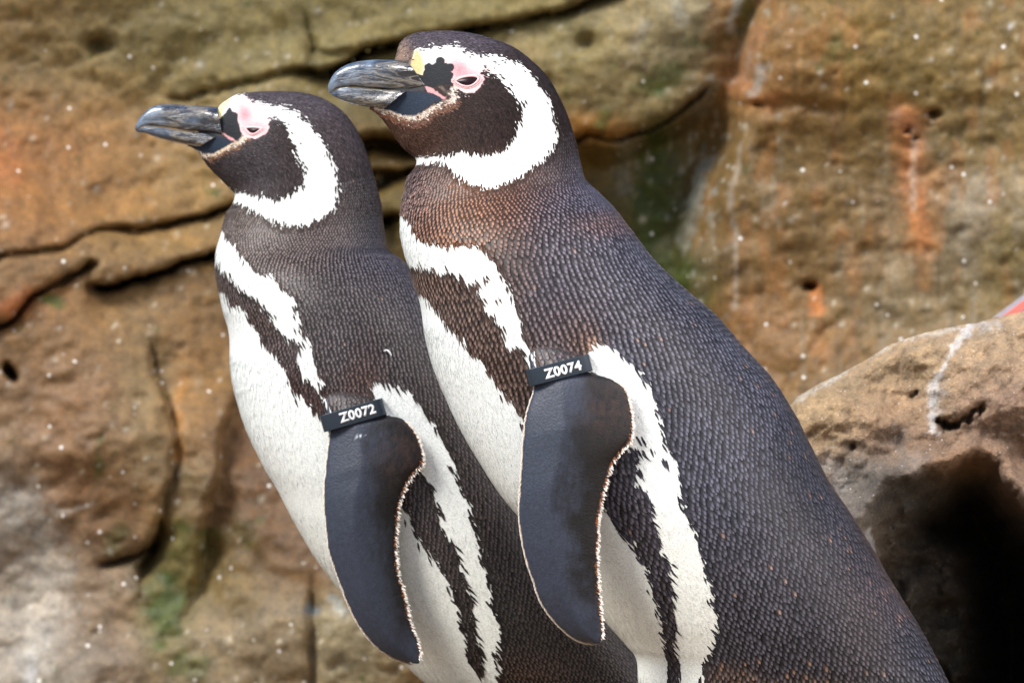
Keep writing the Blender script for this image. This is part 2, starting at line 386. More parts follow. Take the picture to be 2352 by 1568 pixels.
    # scattered droppings, and wet glints on grit painted as pale dots
    for k in range(900):
        cx, cy = rng.uniform(-100, 2500), rng.uniform(-100, 1700); r = 1.5 + 4.5 * rng.random() ** 2
        if rng.random() < .3: r *= 1.3
        i0, i1 = int((cx - 20 + 1700) / st), int((cx + 20 + 1700) / st) + 1; j0, j1 = int((cy - 20 + 560) / st), int((cy + 20 + 560) / st) + 1
        g = np.exp(-((X[j0:j1, i0:i1] - cx) ** 2 + (Y[j0:j1, i0:i1] - cy) ** 2) / (r * r))
        B[j0:j1, i0:i1] = over(B[j0:j1, i0:i1], g * rng.uniform(.25, 1.0), (215, 205, 190))
    co = W(X.ravel(), Y.ravel(), Yw.ravel()).reshape(Y.shape + (3,))
    # split along the main cracks into the slabs one can tell apart
    fx = 0.25 * (wx[:-1, :-1] + wx[1:, :-1] + wx[:-1, 1:] + wx[1:, 1:]); fy = 0.25 * (wy[:-1, :-1] + wy[1:, :-1] + wy[:-1, 1:] + wy[1:, 1:])
    fs = fx - np.interp(fy, [-500, 0, 60, 200, 300, 450, 600, 700, 900, 2000], [1800, 1745, 1715, 1690, 1665, 1630, 1585, 1600, 1620, 1640])
    y1 = np.interp(fx, [-700, 0, 400, 560, 740, 850, 1050, 1280, 1600], [300, 260, 218, 192, 170, 118, 76, 30, -90])
    y2 = np.interp(fx, *np.array(c2).T); y3 = np.interp(fx, [-300, 0, 70, 150, 215, 330, 500, 900], [830, 742, 690, 660, 672, 648, 588, 500])
    x4 = np.interp(fy, [600, 815, 870, 930, 1080, 1230, 1320, 1480, 1800], [330, 333, 352, 385, 396, 368, 335, 320, 300])
    x5 = np.interp(fy, [600, 860, 1020, 1190, 1390, 1600], [600, 560, 516, 496, 440, 390])
    lab = np.where(fs > 0, 7, np.where(fy < y1, 1, np.where((fx > 1200) & (fy < 300), 2, np.where((fx > 1200), 8, np.where(fy < y2, 3, np.where(fy < y3, 4, np.where(fx < x4, 5, np.where(fx < x5, 6, 9))))))))
    root = bpy.data.objects.new("rock_face", None); col.objects.link(root)
    root["kind"] = "structure"; root["label"] = "brown and ochre rock wall with cracks and rust stains behind the penguins"
    ny, nx = X.shape
    Q = flip(grid_quads(ny, nx)).reshape(ny - 1, nx - 1, 4)
    cf = co.reshape(-1, 3); bf = B.reshape(-1, 3)
    names = {1: "olive brown top slab above the long dark crack", 2: "pale lichened block beside the crevice", 3: "ochre slab behind the left bill", 4: "thin ledge between two cracks", 5: "large brown slab with white droppings",
             6: "narrow slab with mossy foot", 7: "right rock mass with orange rust streak", 8: "dark green mossy recess", 9: "dark brown hollow under the left bird"}
    for L in sorted(names):
        q = Q[lab == L]
        if not len(q): continue
        u, inv = np.unique(q.ravel(), return_inverse=True)
        o = make_mesh("rock_slab", cf[u], quads=inv.reshape(-1, 4), color=desat(bf[u]) * 0.72, mat=M_WALL, parent=root)
        o["label"] = names[L]
rock_face()

# ------------------------------------------------------------------ boulder with a hollow under it
def boulder():
    top = np.array([(1560, 1160), (1640, 1080), (1720, 1000), (1780, 952), (1823, 922), (1832, 908), (1870, 884), (1930, 858), (1990, 824), (2050, 787), (2120, 764), (2200, 748), (2260, 738), (2310, 724), (2352, 716), (2450, 690), (2600, 690), (2800, 760), (3000, 900)], float)
    nxx = 330; xs = np.linspace(1560, 3000, nxx); nf = 300
    tz = np.interp(xs, top[:, 0], top[:, 1]) + 3 * fbm(xs / 60, xs * 0 + 3, 0, 4)
    rows = []
    # roll-over from the back to the front
    R = 60
    for a in np.linspace(0, math.pi / 2, 16)[:-1]:
        t = a
        rows.append((xs, tz + R * (1 - math.sin(t)) * 0.45, np.full(nxx, 0.30 + 0.62 * math.cos(t) ** 2 * 0 + 0.055 * math.cos(t))))
    back = [(xs, tz + 60 + 0 * xs, np.full(nxx, 0.95)), (xs, tz + 40 + 0 * xs, np.full(nxx, 0.62))]
    rows = back + rows
    for v in np.linspace(0, 1, nf):
        py = tz + v * (2050 - tz)
        d = np.minimum(py - tz, 400)
        rows.append((xs, py, np.full(nxx, 0.30) - 0.05 * (1 - np.exp(-d / 90))))
    X = np.array([r[0] for r in rows]); Y = np.array([r[1] for r in rows]); Dp = np.array([r[2] for r in rows])
    wx = X + 9 * fbm(X / 60, Y / 60, 2.1, 4); wy = Y + 9 * fbm(X / 60, Y / 60, 7.7, 4)
    front = sstep(0, 40, Y - tz[None, :])
    dd = 0.02 * fbm(X / 190, Y / 150, 1.9, 4) + 0.0022 * fbm(X / 22, Y / 22, 3.3, 4, .6)
    # shaded hollow: shallow flank, then deep hole
    hol = sdf(wx, wy, [(1975, 1230), (2005, 1180), (2040, 1140), (2075, 1110), (2120, 1092), (2180, 1090), (2235, 1060), (2288, 1074), (2302, 1110), (2330, 1142), (2356, 1172), (2400, 1300), (2500, 1800), (2500, 2300), (1990, 2300), (1950, 1500)])
    deep = sdf(wx, wy, [(2105, 1200), (2150, 1176), (2160, 1120), (2205, 1098), (2260, 1086), (2300, 1112), (2345, 1175), (2400, 1300), (2480, 1800), (2480, 2300), (2225, 2300), (2214, 1500), (2200, 1330), (2150, 1262), (2110, 1240)])
    dd += 0.10 * sstep(-25, 110, hol) + 0.03 * sstep(-14, 14, hol) * sstep(2050, 2150, wx)
    dd += 0.26 * sstep(-22, 130, deep) + 0.02 * sstep(0, 60, hol) * fbm(X / 55, Y / 50, 8.1, 4)
    # crack and pit on the upper slab
    jx = 9 * fbm(X / 14, Y / 14, 4.4, 3); jy = 9 * fbm(X / 14, Y / 14, 8.4, 3); pit = pdist(wx + jx, wy + jy, [(2150, 958), (2170, 970), (2192, 972), (2225, 952), (2254, 930)])
    dd += 0.022 * np.exp(-(pit / 6) ** 2) + 0.022 * np.exp(-(((wx + jx - 2180) / 22) ** 2 + ((wy + jy - 966) / 13) ** 2))
    for cx, cy, r in ((2095, 918, 6), (2105, 912, 5), (1960, 1025, 6), (2185, 1090, 8), (2215, 1088, 9)):
        dd += 0.012 * np.exp(-((wx - cx) ** 2 + (wy - cy) ** 2) / r ** 2)
    dd -= 0.02 * np.exp(-((hol + 30) / 26) ** 2)
    Dp = Dp + dd * (0.15 + 0.85 * front)
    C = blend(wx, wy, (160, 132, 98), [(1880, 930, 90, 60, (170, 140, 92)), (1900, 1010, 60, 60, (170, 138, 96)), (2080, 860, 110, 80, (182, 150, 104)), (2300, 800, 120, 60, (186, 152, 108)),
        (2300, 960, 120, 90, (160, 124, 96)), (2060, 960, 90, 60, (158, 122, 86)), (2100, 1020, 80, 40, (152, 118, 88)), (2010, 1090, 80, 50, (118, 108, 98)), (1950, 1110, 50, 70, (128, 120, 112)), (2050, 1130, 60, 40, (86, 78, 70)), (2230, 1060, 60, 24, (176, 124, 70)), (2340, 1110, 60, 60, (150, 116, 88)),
        (2050, 1160, 90, 50, (116, 108, 98)), (2090, 1350, 90, 150, (98, 88, 74)), (2160, 1500, 60, 90, (76, 72, 54)), (2300, 1350, 90, 200, (62, 54, 44)), (2350, 1500, 120, 200, (54, 48, 40)), (2160, 1210, 50, 40, (58, 52, 46))])  # shade of the hollow painted into its dark interior colours
    n2 = fbm(X / 9, Y / 9, 4.1, 3); n1 = fbm(X / 30, Y / 30, 1.1, 3)
    for line, w_, k, c in (([(2222, 750), (2195, 790), (2175, 830), (2150, 880), (2140, 930), (2142, 985)], 12, .8, (214, 208, 204)), ([(2230, 748), (2290, 736)], 14, .5, (206, 200, 196)), ([(1830, 915), (1930, 862), (2050, 790), (2200, 750)], 7, .6, (206, 196, 180)),
                           ([(1985, 1225), (2005, 1262)], 10, .8, (196, 194, 196)), ([(1900, 1060), (1935, 1110)], 24, .4, (178, 172, 168)), ([(2060, 1000), (2100, 1060)], 30, .35, (150, 142, 136)), ([(2150, 945), (2160, 900)], 14, .5, (196, 190, 186))):
        C = over(C, k * sstep(1.3, .3, pdist(wx, wy, line) / w_ - 0.7 * n2), c)
    C = C * (1 + 0.16 * np.clip(n1, -1, 1))[..., None]
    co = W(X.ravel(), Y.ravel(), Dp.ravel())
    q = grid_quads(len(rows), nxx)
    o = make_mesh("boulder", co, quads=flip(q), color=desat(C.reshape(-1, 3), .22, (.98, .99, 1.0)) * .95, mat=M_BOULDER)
    o["label"] = "tan gritty boulder with a dark hollow under it, behind the right penguin's back"; o["category"] = "boulder"
boulder()

# ------------------------------------------------------------------ ledge the birds stand on and the ground before it
def ground():
    g = np.r_[np.linspace(-60, -2, 16)[:-1], np.linspace(-2, 2, 161), np.linspace(2, 60, 16)[1:]]
    X, Y = np.meshgrid(g, g, indexing='xy')
    near = np.exp(-((X / 3) ** 2 + (Y / 3) ** 2))
    Z = -0.012 + (0.03 * fbm(X * 3, Y * 3, 1.0, 4) + 0.006 * fbm(X * 18, Y * 18, 2.0, 3)) * near
    Z -= 1.3 * sstep(-0.55, -1.3, Y + 0.15 * fbm(X * 1.5, Y * 0 + 2, 0.5, 3))
    Z -= 0.03 * np.exp(-((X - .1) ** 2 + (Y - .15) ** 2) / .08) * 0
    C = np.zeros(X.shape + (3,)) + lin((150, 128, 100)); C *= (1 + 0.25 * fbm(X * 2, Y * 2, 3.0, 3))[..., None]
    co = np.stack([X, Y, Z], -1).reshape(-1, 3)
    o = make_mesh("ground", co, quads=grid_quads(len(g), len(g)), color=np.clip(C, 0, 1).reshape(-1, 3), mat=M_BOULDER)
    o["kind"] = "structure"
ground()

# ------------------------------------------------------------------ striped board behind the boulder at the right edge
def board():
    r = empty("striped_board", (0, 0, 0), "coral red and pale blue striped board poking up behind the boulder", "board")
    p0 = np.array([2252., 752.]); p1 = np.array([2420., 628.]); d = (p1 - p0) / np.linalg.norm(p1 - p0); n = np.array([-d[1], d[0]])
    if n[1] < 0: n = -n
    def strip(name, a, b, c, yy):
        pts = [p0 + n * a, p1 + n * a, p1 + n * b, p0 + n * b]
        f = W([p[0] for p in pts], [p[1] for p in pts], yy); bk = W([p[0] for p in pts], [p[1] for p in pts], yy + 0.012)
        bk[:, 0] = f[:, 0]; bk[:, 2] = f[:, 2]
        co = np.vstack([f, bk])
        make_mesh(name, co, faces=[(3, 2, 1, 0), (4, 5, 6, 7), (0, 1, 5, 4), (1, 2, 6, 5), (2, 3, 7, 6), (3, 0, 4, 7)], mat=plain("paint_" + name, tuple(lin(c)), 0.45), smooth=False, parent=r)
    strip("grey_edge", 0, 9, (160, 155, 165), 0.700)
    strip("red_stripe", 9, 25, (232, 112, 98), 0.700)
    strip("blue_panel", 25, 140, (130, 158, 190), 0.702)
board()

# ------------------------------------------------------------------ penguins
def Zm(ox, oy, k, pts):     # reading of a magnified view back into the drawing grid
    return [(ox + x * k, oy + y * k) for x, y in pts]
z1 = lambda p: Zm(735, 49, .27339, p)
z2 = lambda p: Zm(294, 196, .26561, p)
z3 = lambda p: Zm(882, 416.5, .3594, p)
z4 = lambda p: Zm(465.5, 514.5, .2969, p)
z5 = lambda p: Zm(674, 796, .4922, p)
z6 = lambda p: Zm(1139, 796, .4921, p)

R_BIRD = dict(
    Y0=0.0, nFeath=1.0,
    sec=[(845, 250, 912, 146, 12), (860, 259, 913, 122, 20), (879, 277, 918, 99, 29), (896, 300, 944, 79, 36), (912, 324, 995, 71, 46), (925, 340, 1060, 73, 68), (937, 350, 1118, 85, 84), (947, 358, 1180, 109, 98),
         (954, 364, 1227, 145, 107), (957, 370, 1258, 178, 113), (956, 378, 1284, 222, 118), (950, 388, 1305, 270, 122), (941, 402, 1322, 325, 128), (932, 432, 1334, 377, 138), (924, 465, 1345, 412, 152), (919, 499, 1372, 440, 178),
         (919, 535, 1405, 473, 208), (927, 578, 1445, 523, 237), (945, 635, 1500, 595, 262), (965, 700, 1570, 662, 280), (975, 769, 1640, 722, 292), (992, 835, 1709, 799, 300), (1018, 902, 1770, 867, 305), (1054, 980, 1820, 944, 308),
         (1100, 1060, 1863, 1027, 310), (1147, 1132, 1900, 1100, 310), (1190, 1185, 1945, 1168, 308), (1250, 1258, 1992, 1243, 300), (1320, 1345, 2038, 1322, 290), (1387, 1424, 2082, 1394, 275), (1432, 1474, 2125, 1466, 258),
         (1461, 1512, 2166, 1545, 240), (1472, 1580, 2205, 1620, 215), (1530, 1660, 2245, 1690, 180), (1650, 1730, 2290, 1760, 135), (1830, 1790, 2335, 1830, 85), (2020, 1850, 2380, 1900, 45), (2220, 1950, 2430, 1990, 22), (2400, 2060, 2470, 2070, 8)],
    flL=[(1240, 640), (1215, 700), (1207, 760), (1214, 820), (1222, 865)] + z6([(175, 200), (140, 320), (125, 450), (115, 600), (105, 760), (115, 880), (140, 1000), (170, 1090), (200, 1180), (250, 1260), (310, 1325), (370, 1370), (430, 1390), (480, 1391)]),
    flR=[(1335, 640), (1350, 700), (1352, 770), (1350, 815), (1356, 840)] + z6([(450, 120), (540, 150), (600, 190), (625, 250), (640, 340), (635, 420), (600, 470), (545, 540), (520, 620), (500, 700), (480, 800), (478, 900), (475, 1000), (485, 1150), (497, 1280), (500, 1340), (490, 1385)]),
    flY=[(0, -150), (.14, -250), (.22, -312), (.3, -322), (.5, -340), (.75, -336), (1, -312)],
    band=((1284.5, 833), (1352, 815.6), 39.5, 72, 25), text="Z0074", tpos=(1292.5, 849), tw=88, rust=True,
)
EXT = 60
R_BIRD['white'] = [
    # head ring (outer edge, then inner edge back)
    z1([(770, 330), (800, 240), (830, 215), (900, 225), (960, 215), (1050, 200), (1160, 195), (1230, 235), (1310, 270), (1400, 280), (1480, 275), (1560, 320), (1640, 345), (1720, 400), (1780, 460), (1830, 530), (1890, 600), (1930, 680), (1960, 770), (1990, 860), (2010, 940), (1990, 1030), (1950, 1120), (1880, 1200), (1780, 1270), (1700, 1330), (1600, 1370), (1480, 1410), (1370, 1430), (1260, 1400), (1180, 1350), (1100, 1290), (1040, 1220), (960, 1210), (880, 1215), (815, 1210), (600, 1230),
        (600, 1140), (815, 1150), (900, 1150), (1000, 1130), (1080, 1140), (1150, 1100), (1250, 1120), (1400, 1130), (1520, 1110), (1590, 1050), (1640, 950), (1680, 870), (1710, 790), (1690, 720), (1650, 650), (1600, 600), (1560, 530), (1510, 480), (1440, 450), (1390, 410), (1375, 500), (1340, 560), (1290, 600), (1230, 610), (1140, 560), (1100, 510), (1000, 400), (880, 460), (760, 430)]),
    # upper breast band
    z3([(-100, 200), (105, 220), (140, 240), (170, 290), (205, 380), (250, 400), (320, 415), (400, 430), (500, 415), (620, 425), (660, 460), (690, 510), (740, 560), (770, 610), (790, 680), (830, 740), (860, 800), (880, 850), (875, 910), (900, 970), (930, 1060), (945, 1130), (975, 1190), (940, 1200), (900, 1130), (870, 1060), (800, 1090), (760, 1000), (740, 960), (720, 900), (640, 860), (660, 800), (600, 740), (590, 680), (530, 660), (480, 610), (430, 590), (350, 600), (290, 590), (210, 550), (155, 560), (-100, 500)]),
    # belly
    z3([(-100, 650), (230, 720), (290, 770), (330, 840), (390, 900), (390, 960), (470, 980), (530, 1060), (560, 1110), (620, 1150), (650, 1190), (700, 1260), (740, 1330), (790, 1400), (850, 1470), (895, 1540)])
    + [(1250, 1060), (1330, 1150)] + z6([(520, 760), (570, 870), (630, 920), (680, 1000), (730, 1100), (770, 1240), (780, 1350), (800, 1440), (800, 1568), (850, 1900)]) + [(1300, 1900), (900, 1500)],
    # flank band
    z3([(1350, 1040), (1440, 1060), (1530, 1120), (1600, 1190), (1650, 1250), (1700, 1310), (1740, 1380), (1760, 1450), (1775, 1530)]) + z6([(780, 400), (800, 470), (850, 560), (870, 690), (880, 780), (930, 860), (960, 950), (980, 1060), (1010, 1150), (1035, 1260), (1040, 1310), (1020, 1400), (990, 1450), (965, 1600), (950, 1900), (860, 1900), (860, 1568), (860, 1480), (830, 1380), (850, 1300), (830, 1150), (810, 1040), (770, 980), (770, 900), (740, 820), (730, 740), (720, 670), (660, 650), (690, 580), (650, 560), (690, 510), (640, 490), (590, 500), (540, 300)]) + [(1330, 900), (1340, 830)],
]
R_BIRD['dots'] = [(1124, 158, 3), (1137, 158, 3), (1143, 150, 2.5), (1140, 172, 2.5), (1170, 205, 4), (1207, 240, 5), (1461, 958, 6), (1474, 1017, 8), (1505, 1040, 7), (1533, 1070, 7), (1120, 650, 9), (1148, 698, 7), (1095, 660, 6), (1062, 500 - 130, 3), (1560, 1455, 0)]
R_BIRD['skin'] = dict(
    yellow=z1([(735, 425), (770, 330), (795, 245), (835, 240), (880, 370), (870, 400), (865, 455)]),
    lobes=[(1011.5, 141, 10.5), (985, 155.5, 10.5), (1034, 155, 9.5), (1003, 158, 13), (1022, 157, 12), (1030, 173, 11), (981, 170, 9)],
    black=z1([(880, 400), (940, 385), (1000, 370), (1080, 390), (1100, 430), (1098, 460), (1105, 510), (1125, 525), (1080, 535), (1000, 528), (950, 560), (870, 540), (790, 490), (690, 435), (720, 420), (860, 455)]),
    horn=z1([(500, 320), (735, 328), (748, 370), (700, 440), (800, 490), (900, 560), (870, 585), (500, 600)]),
    plate=z1([(380, 700), (500, 620), (700, 585), (880, 590), (1000, 625), (1075, 660), (960, 680), (880, 740), (800, 800), (700, 800), (600, 755), (480, 730)]),
    gape=z1([(885, 550), (930, 555), (980, 590), (1070, 655), (1040, 655), (960, 612), (900, 595)]),
    pink=[(1055, 160, 26, 26, 1.0), (1075, 187, 46, 26, .9), (1035, 140, 30, 20, .45), (1085, 175, 30, 20, .5)],
    bare=z1([(740, 430), (790, 250), (880, 330), (960, 350), (975, 290), (1030, 270), (1100, 300), (1230, 330), (1330, 420), (1370, 480), (1360, 560), (1290, 610), (1200, 600), (1130, 560), (1075, 545), (1040, 560), (1070, 655), (940, 690), (800, 800), (600, 760), (380, 700), (500, 320), (735, 330)]),
)
R_BIRD['cream'] = [(z1([(1015, 555), (1060, 590), (1110, 640)]), 4, (96, 86, 80)), (z1([(1120, 570), (1130, 650), (1080, 690), (960, 740), (880, 790), (780, 820), (680, 800), (590, 765), (480, 740)]), 8, (226, 204, 182)), (z1([(1150, 700), (980, 770), (880, 850), (760, 870), (640, 830), (520, 790), (420, 750)]), 8, (112, 74, 54))]
R_BIRD['eye'] = [(1047.6, 187.5), (1058, 181), (1072, 177.5), (1085, 176.5), (1095, 179), (1096, 184), (1089, 192), (1080, 197), (1071, 198), (1060, 195), (1053, 191)]
R_BIRD['dark'] = [(922, 116, 12, 20, (200, 165, 140)), (1060, 85, 130, 30, (98, 88, 102)), (1200, 150, 50, 60, (62, 48, 48)), (1300, 280, 25, 80, (58, 38, 32)), (1100, 280, 110, 60, (62, 42, 36)), (960, 300, 60, 40, (104, 68, 46)), (1180, 250, 30, 60, (44, 30, 26)),
    (960, 440, 40, 60, (112, 84, 74)), (1060, 510, 80, 50, (150, 92, 46)), (1160, 470, 60, 60, (130, 80, 50)), (1260, 430, 60, 30, (88, 62, 52)), (1330, 440, 50, 40, (92, 88, 112)), (1280, 520, 70, 70, (98, 92, 108)), (1380, 515, 60, 18, (132, 90, 72)), (1170, 620, 50, 50, (96, 70, 60)),
    (1040, 680, 90, 60, (112, 86, 74)), (1140, 850, 70, 90, (104, 78, 66)), (1450, 650, 120, 100, (92, 90, 106)), (1280, 700, 60, 60, (92, 84, 98)), (1300, 740, 50, 40, (108, 80, 70)), (1340, 775, 26, 26, (140, 96, 60)), (1360, 790, 12, 14, (190, 140, 96)), (1600, 850, 150, 130, (86, 86, 102)),
    (1650, 1100, 130, 160, (76, 78, 98)), (1750, 1300, 160, 120, (72, 68, 78)), (1850, 1150, 60, 200, (60, 54, 60)), (1850, 1400, 130, 110, (70, 68, 80)), (1690, 1560, 36, 20, (108, 82, 70)), (1860, 1575, 50, 14, (102, 80, 68)), (1500, 1150, 60, 120, (78, 70, 80)), (1540, 1350, 40, 120, (66, 58, 66)), (2000, 1380, 60, 120, (84, 62, 56)), (2050, 1500, 60, 60, (70, 68, 82))]
R_BIRD['foot'] = (1560, 1620)

L_BIRD = dict(
    Y0=0.24, nFeath=0.72,
    sec=[(428, 336, 503, 250, 15), (445, 342, 507, 240, 24), (460, 358, 520, 231, 32), (478, 383, 545, 217, 42), (497, 402, 590, 211, 56), (510, 415, 650, 210, 76), (522, 427, 700, 214, 90), (532, 437, 745, 228, 98), (538, 444, 785, 255, 104), (539, 452, 812, 287, 108),
         (537, 462, 832, 325, 111), (530, 474, 850, 375, 114), (522, 486, 864, 423, 118), (514, 509, 875, 470, 125), (506, 541, 882, 528, 138), (497, 573, 890, 570, 158), (494, 612, 915, 592, 188), (498, 648, 955, 628, 215), (510, 705, 1005, 690, 240), (526, 767, 1060, 765, 256),
         (528, 830, 1110, 840, 266), (537, 894, 1160, 915, 272), (563, 980, 1210, 1000, 276), (600, 1060, 1260, 1085, 279), (640, 1130, 1310, 1165, 279), (674, 1195, 1350, 1235, 278), (723, 1278, 1400, 1310, 272), (782, 1357, 1450, 1385, 262), (850, 1437, 1500, 1455, 250),
         (933, 1527, 1560, 1540, 230), (985, 1575, 1610, 1610, 208), (1060, 1650, 1660, 1680, 172), (1180, 1720, 1715, 1760, 130), (1360, 1780, 1765, 1840, 80), (1540, 1850, 1810, 1910, 40), (1730, 1950, 1860, 1985, 20), (1840, 2040, 1890, 2050, 8)],
    flL=[(742, 750), (730, 800), (722, 850), (735, 905), (750, 955), (757, 985)] + z5([(165, 430), (150, 560), (140, 700), (150, 850), (165, 960), (205, 1080), (250, 1200), (300, 1300), (370, 1390), (450, 1450), (530, 1482), (572, 1486)]),
    flR=[(850, 750), (862, 810), (866, 870), (874, 912), (884, 940)] + z5([(440, 320), (500, 330), (550, 370), (590, 440), (608, 510), (600, 550), (560, 590), (520, 660), (495, 740), (485, 830), (480, 940), (490, 1050), (520, 1150), (545, 1270), (580, 1360), (595, 1430), (588, 1478)]),
    flY=[(0, -130), (.14, -225), (.22, -284), (.3, -292), (.5, -310), (.75, -306), (1, -280)],
    band=((811, 936), (877, 917), 39.5, 72, 25), text="Z0072", tpos=(820.5, 949), tw=86, rust=False,
)
L_BIRD['white'] = [
    z2([(765, 270), (720, 180), (850, 80), (990, 75), (1040, 110), (1110, 140), (1200, 160), (1320, 175), (1400, 215), (1460, 240), (1500, 300), (1560, 340), (1620, 390), (1660, 440), (1690, 520), (1740, 570), (1770, 650), (1800, 700), (1820, 790), (1820, 870), (1830, 970), (1800, 1060), (1770, 1120), (1690, 1150), (1600, 1220), (1500, 1240), (1400, 1240), (1320, 1250), (1240, 1220), (1150, 1150), (1060, 1110), (1000, 1060), (920, 1020), (700, 1020),
        (700, 940), (900, 940), (950, 935), (1060, 940), (1150, 980), (1240, 1000), (1340, 990), (1400, 950), (1490, 910), (1520, 840), (1530, 760), (1480, 680), (1440, 620), (1470, 570), (1420, 480), (1390, 410), (1370, 350), (1320, 300), (1260, 290), (1220, 320), (1215, 380), (1190, 420), (1100, 465), (1010, 445), (975, 400), (900, 300), (780, 320)]),
    z4([(0, 0), (160, 55), (185, 100), (210, 160), (290, 240), (350, 310), (390, 370), (440, 400), (520, 420), (600, 480), (640, 540), (750, 590), (700, 640), (740, 720), (770, 800), (760, 870), (820, 930), (860, 1010), (880, 1080), (900, 1180), (940, 1240), (920, 1300), (960, 1380), (1010, 1460), (960, 1460), (900, 1310), (850, 1240), (790, 1220), (740, 1130), (720, 1040), (740, 960), (700, 920), (650, 920), (600, 860), (540, 770), (520, 690), (440, 640), (380, 570), (300, 540), (210, 440), (150, 370), (95, 330), (-60, 280)]),
    z4([(-100, 500), (120, 530), (190, 570), (235, 680), (260, 620), (320, 680), (360, 760), (400, 810), (460, 850), (490, 1000), (560, 1000), (590, 1090), (640, 1140), (680, 1280), (740, 1350), (800, 1400), (870, 1460), (940, 1520)]) + [(830, 1040), (900, 1130)]
    + z5([(500, 720), (540, 800), (560, 870), (610, 930), (670, 1020), (720, 1090), (760, 1180), (790, 1260), (770, 1290), (790, 1320), (820, 1380), (810, 1440), (830, 1480), (870, 1540), (880, 1900)]) + [(800, 1900), (400, 1300)],
    z5([(378, 150), (430, 175), (520, 210), (600, 280), (640, 350), (700, 440), (740, 520), (780, 640), (830, 760), (860, 900), (890, 1000), (920, 1120), (940, 1240), (970, 1330), (965, 1440), (970, 1500), (955, 1568), (940, 1900), (880, 1900), (870, 1540), (885, 1530), (890, 1440), (860, 1360), (840, 1260), (840, 1190), (800, 1110), (790, 1020), (750, 920), (690, 860), (680, 760), (640, 640), (600, 580), (540, 420), (430, 330), (370, 240)]),
]
L_BIRD['dots'] = [(646, 521, 4), (512, 690, 0)]
L_BIRD['skin'] = dict(
    yellow=z2([(755, 290), (770, 215), (800, 170), (860, 120), (900, 120), (850, 180), (820, 240), (805, 290), (775, 325)]),
    black=z2([(785, 300), (830, 250), (870, 200), (885, 192), (905, 222), (950, 240), (948, 300), (965, 360), (982, 420), (970, 455), (935, 475), (900, 445), (850, 425), (785, 370)]),
    horn=z2([(560, 175), (765, 185), (755, 230), (765, 300), (790, 380), (830, 420), (800, 440), (560, 440)]),
    plate=z2([(500, 515), (620, 470), (780, 440), (870, 465), (915, 490), (850, 530), (740, 590), (650, 590), (590, 555)]),
    gape=z2([(800, 405), (850, 425), (900, 455), (930, 480), (900, 480), (850, 450)]),
    pink=[(563, 262, 24, 26, 1.0), (580, 298, 40, 22, .8), (548, 240, 22, 14, .5), (600, 292, 24, 18, .6)],
    bare=z2([(750, 330), (755, 220), (860, 110), (960, 100), (1090, 200), (1180, 290), (1225, 370), (1190, 430), (1100, 470), (1010, 450), (985, 430), (970, 460), (920, 500), (740, 600), (600, 560), (480, 520), (560, 175), (760, 185)]),
)
L_BIRD['cream'] = [(z2([(560, 545), (600, 575), (680, 610), (745, 605), (830, 560), (910, 515), (975, 495), (1000, 460)]), 6, (226, 204, 176)), (z2([(700, 650), (780, 625), (880, 560), (980, 520), (1050, 470)]), 5, (120, 84, 60))]
L_BIRD['eye'] = [(564, 294.8), (571, 293.8), (581, 293.4), (592, 294.2), (598.6, 296.4), (593, 302), (586, 306.5), (580, 307.8), (573, 305), (568, 299.5)]
L_BIRD['dark'] = [(680, 222, 130, 30, (98, 88, 98)), (800, 300, 40, 60, (86, 74, 80)), (850, 420, 30, 100, (68, 58, 60)), (620, 390, 80, 50, (88, 78, 82)), (670, 370, 30, 60, (62, 44, 40)), (500, 385, 40, 30, (70, 58, 60)), (530, 500, 40, 40, (112, 96, 86)), (600, 570, 70, 50, (116, 98, 88)), (700, 560, 60, 60, (94, 78, 74)),
    (850, 620, 60, 60, (88, 82, 96)), (760, 680, 100, 80, (88, 78, 78)), (880, 780, 90, 90, (84, 80, 86)), (740, 800, 50, 50, (96, 82, 82)), (840, 830, 30, 50, (96, 66, 52)), (830, 870, 30, 24, (110, 72, 50)), (950, 900, 50, 100, (76, 66, 64)), (1060, 1150, 60, 150, (62, 52, 48)), (1150, 1350, 80, 120, (52, 46, 44)),
    (1250, 1480, 120, 60, (50, 40, 34)), (1200, 1540, 60, 30, (84, 58, 44)), (600, 740, 60, 100, (90, 70, 64)), (700, 900, 40, 40, (86, 58, 50)), (980, 1250, 60, 120, (84, 70, 68))]
L_BIRD['foot'] = (1130, 1640)

def warm(c):
    g = c.mean(-1, keepdims=True); return (c * .68 + g * .32) * np.array([1.0, .99, .98])

def dark_field(b, x, y):
    acc = np.zeros(x.shape + (3,)) + lin((76, 70, 78)) * 0.02; w = np.full(x.shape, 0.02)
    for (cx, cy, rx, ry, c) in b['dark']:
        g = np.exp(-0.6 * (((x - cx) / rx) ** 2 + ((y - cy) / ry) ** 2)); acc += g[..., None] * lin(c); w += g
    return acc / w[..., None] * .46

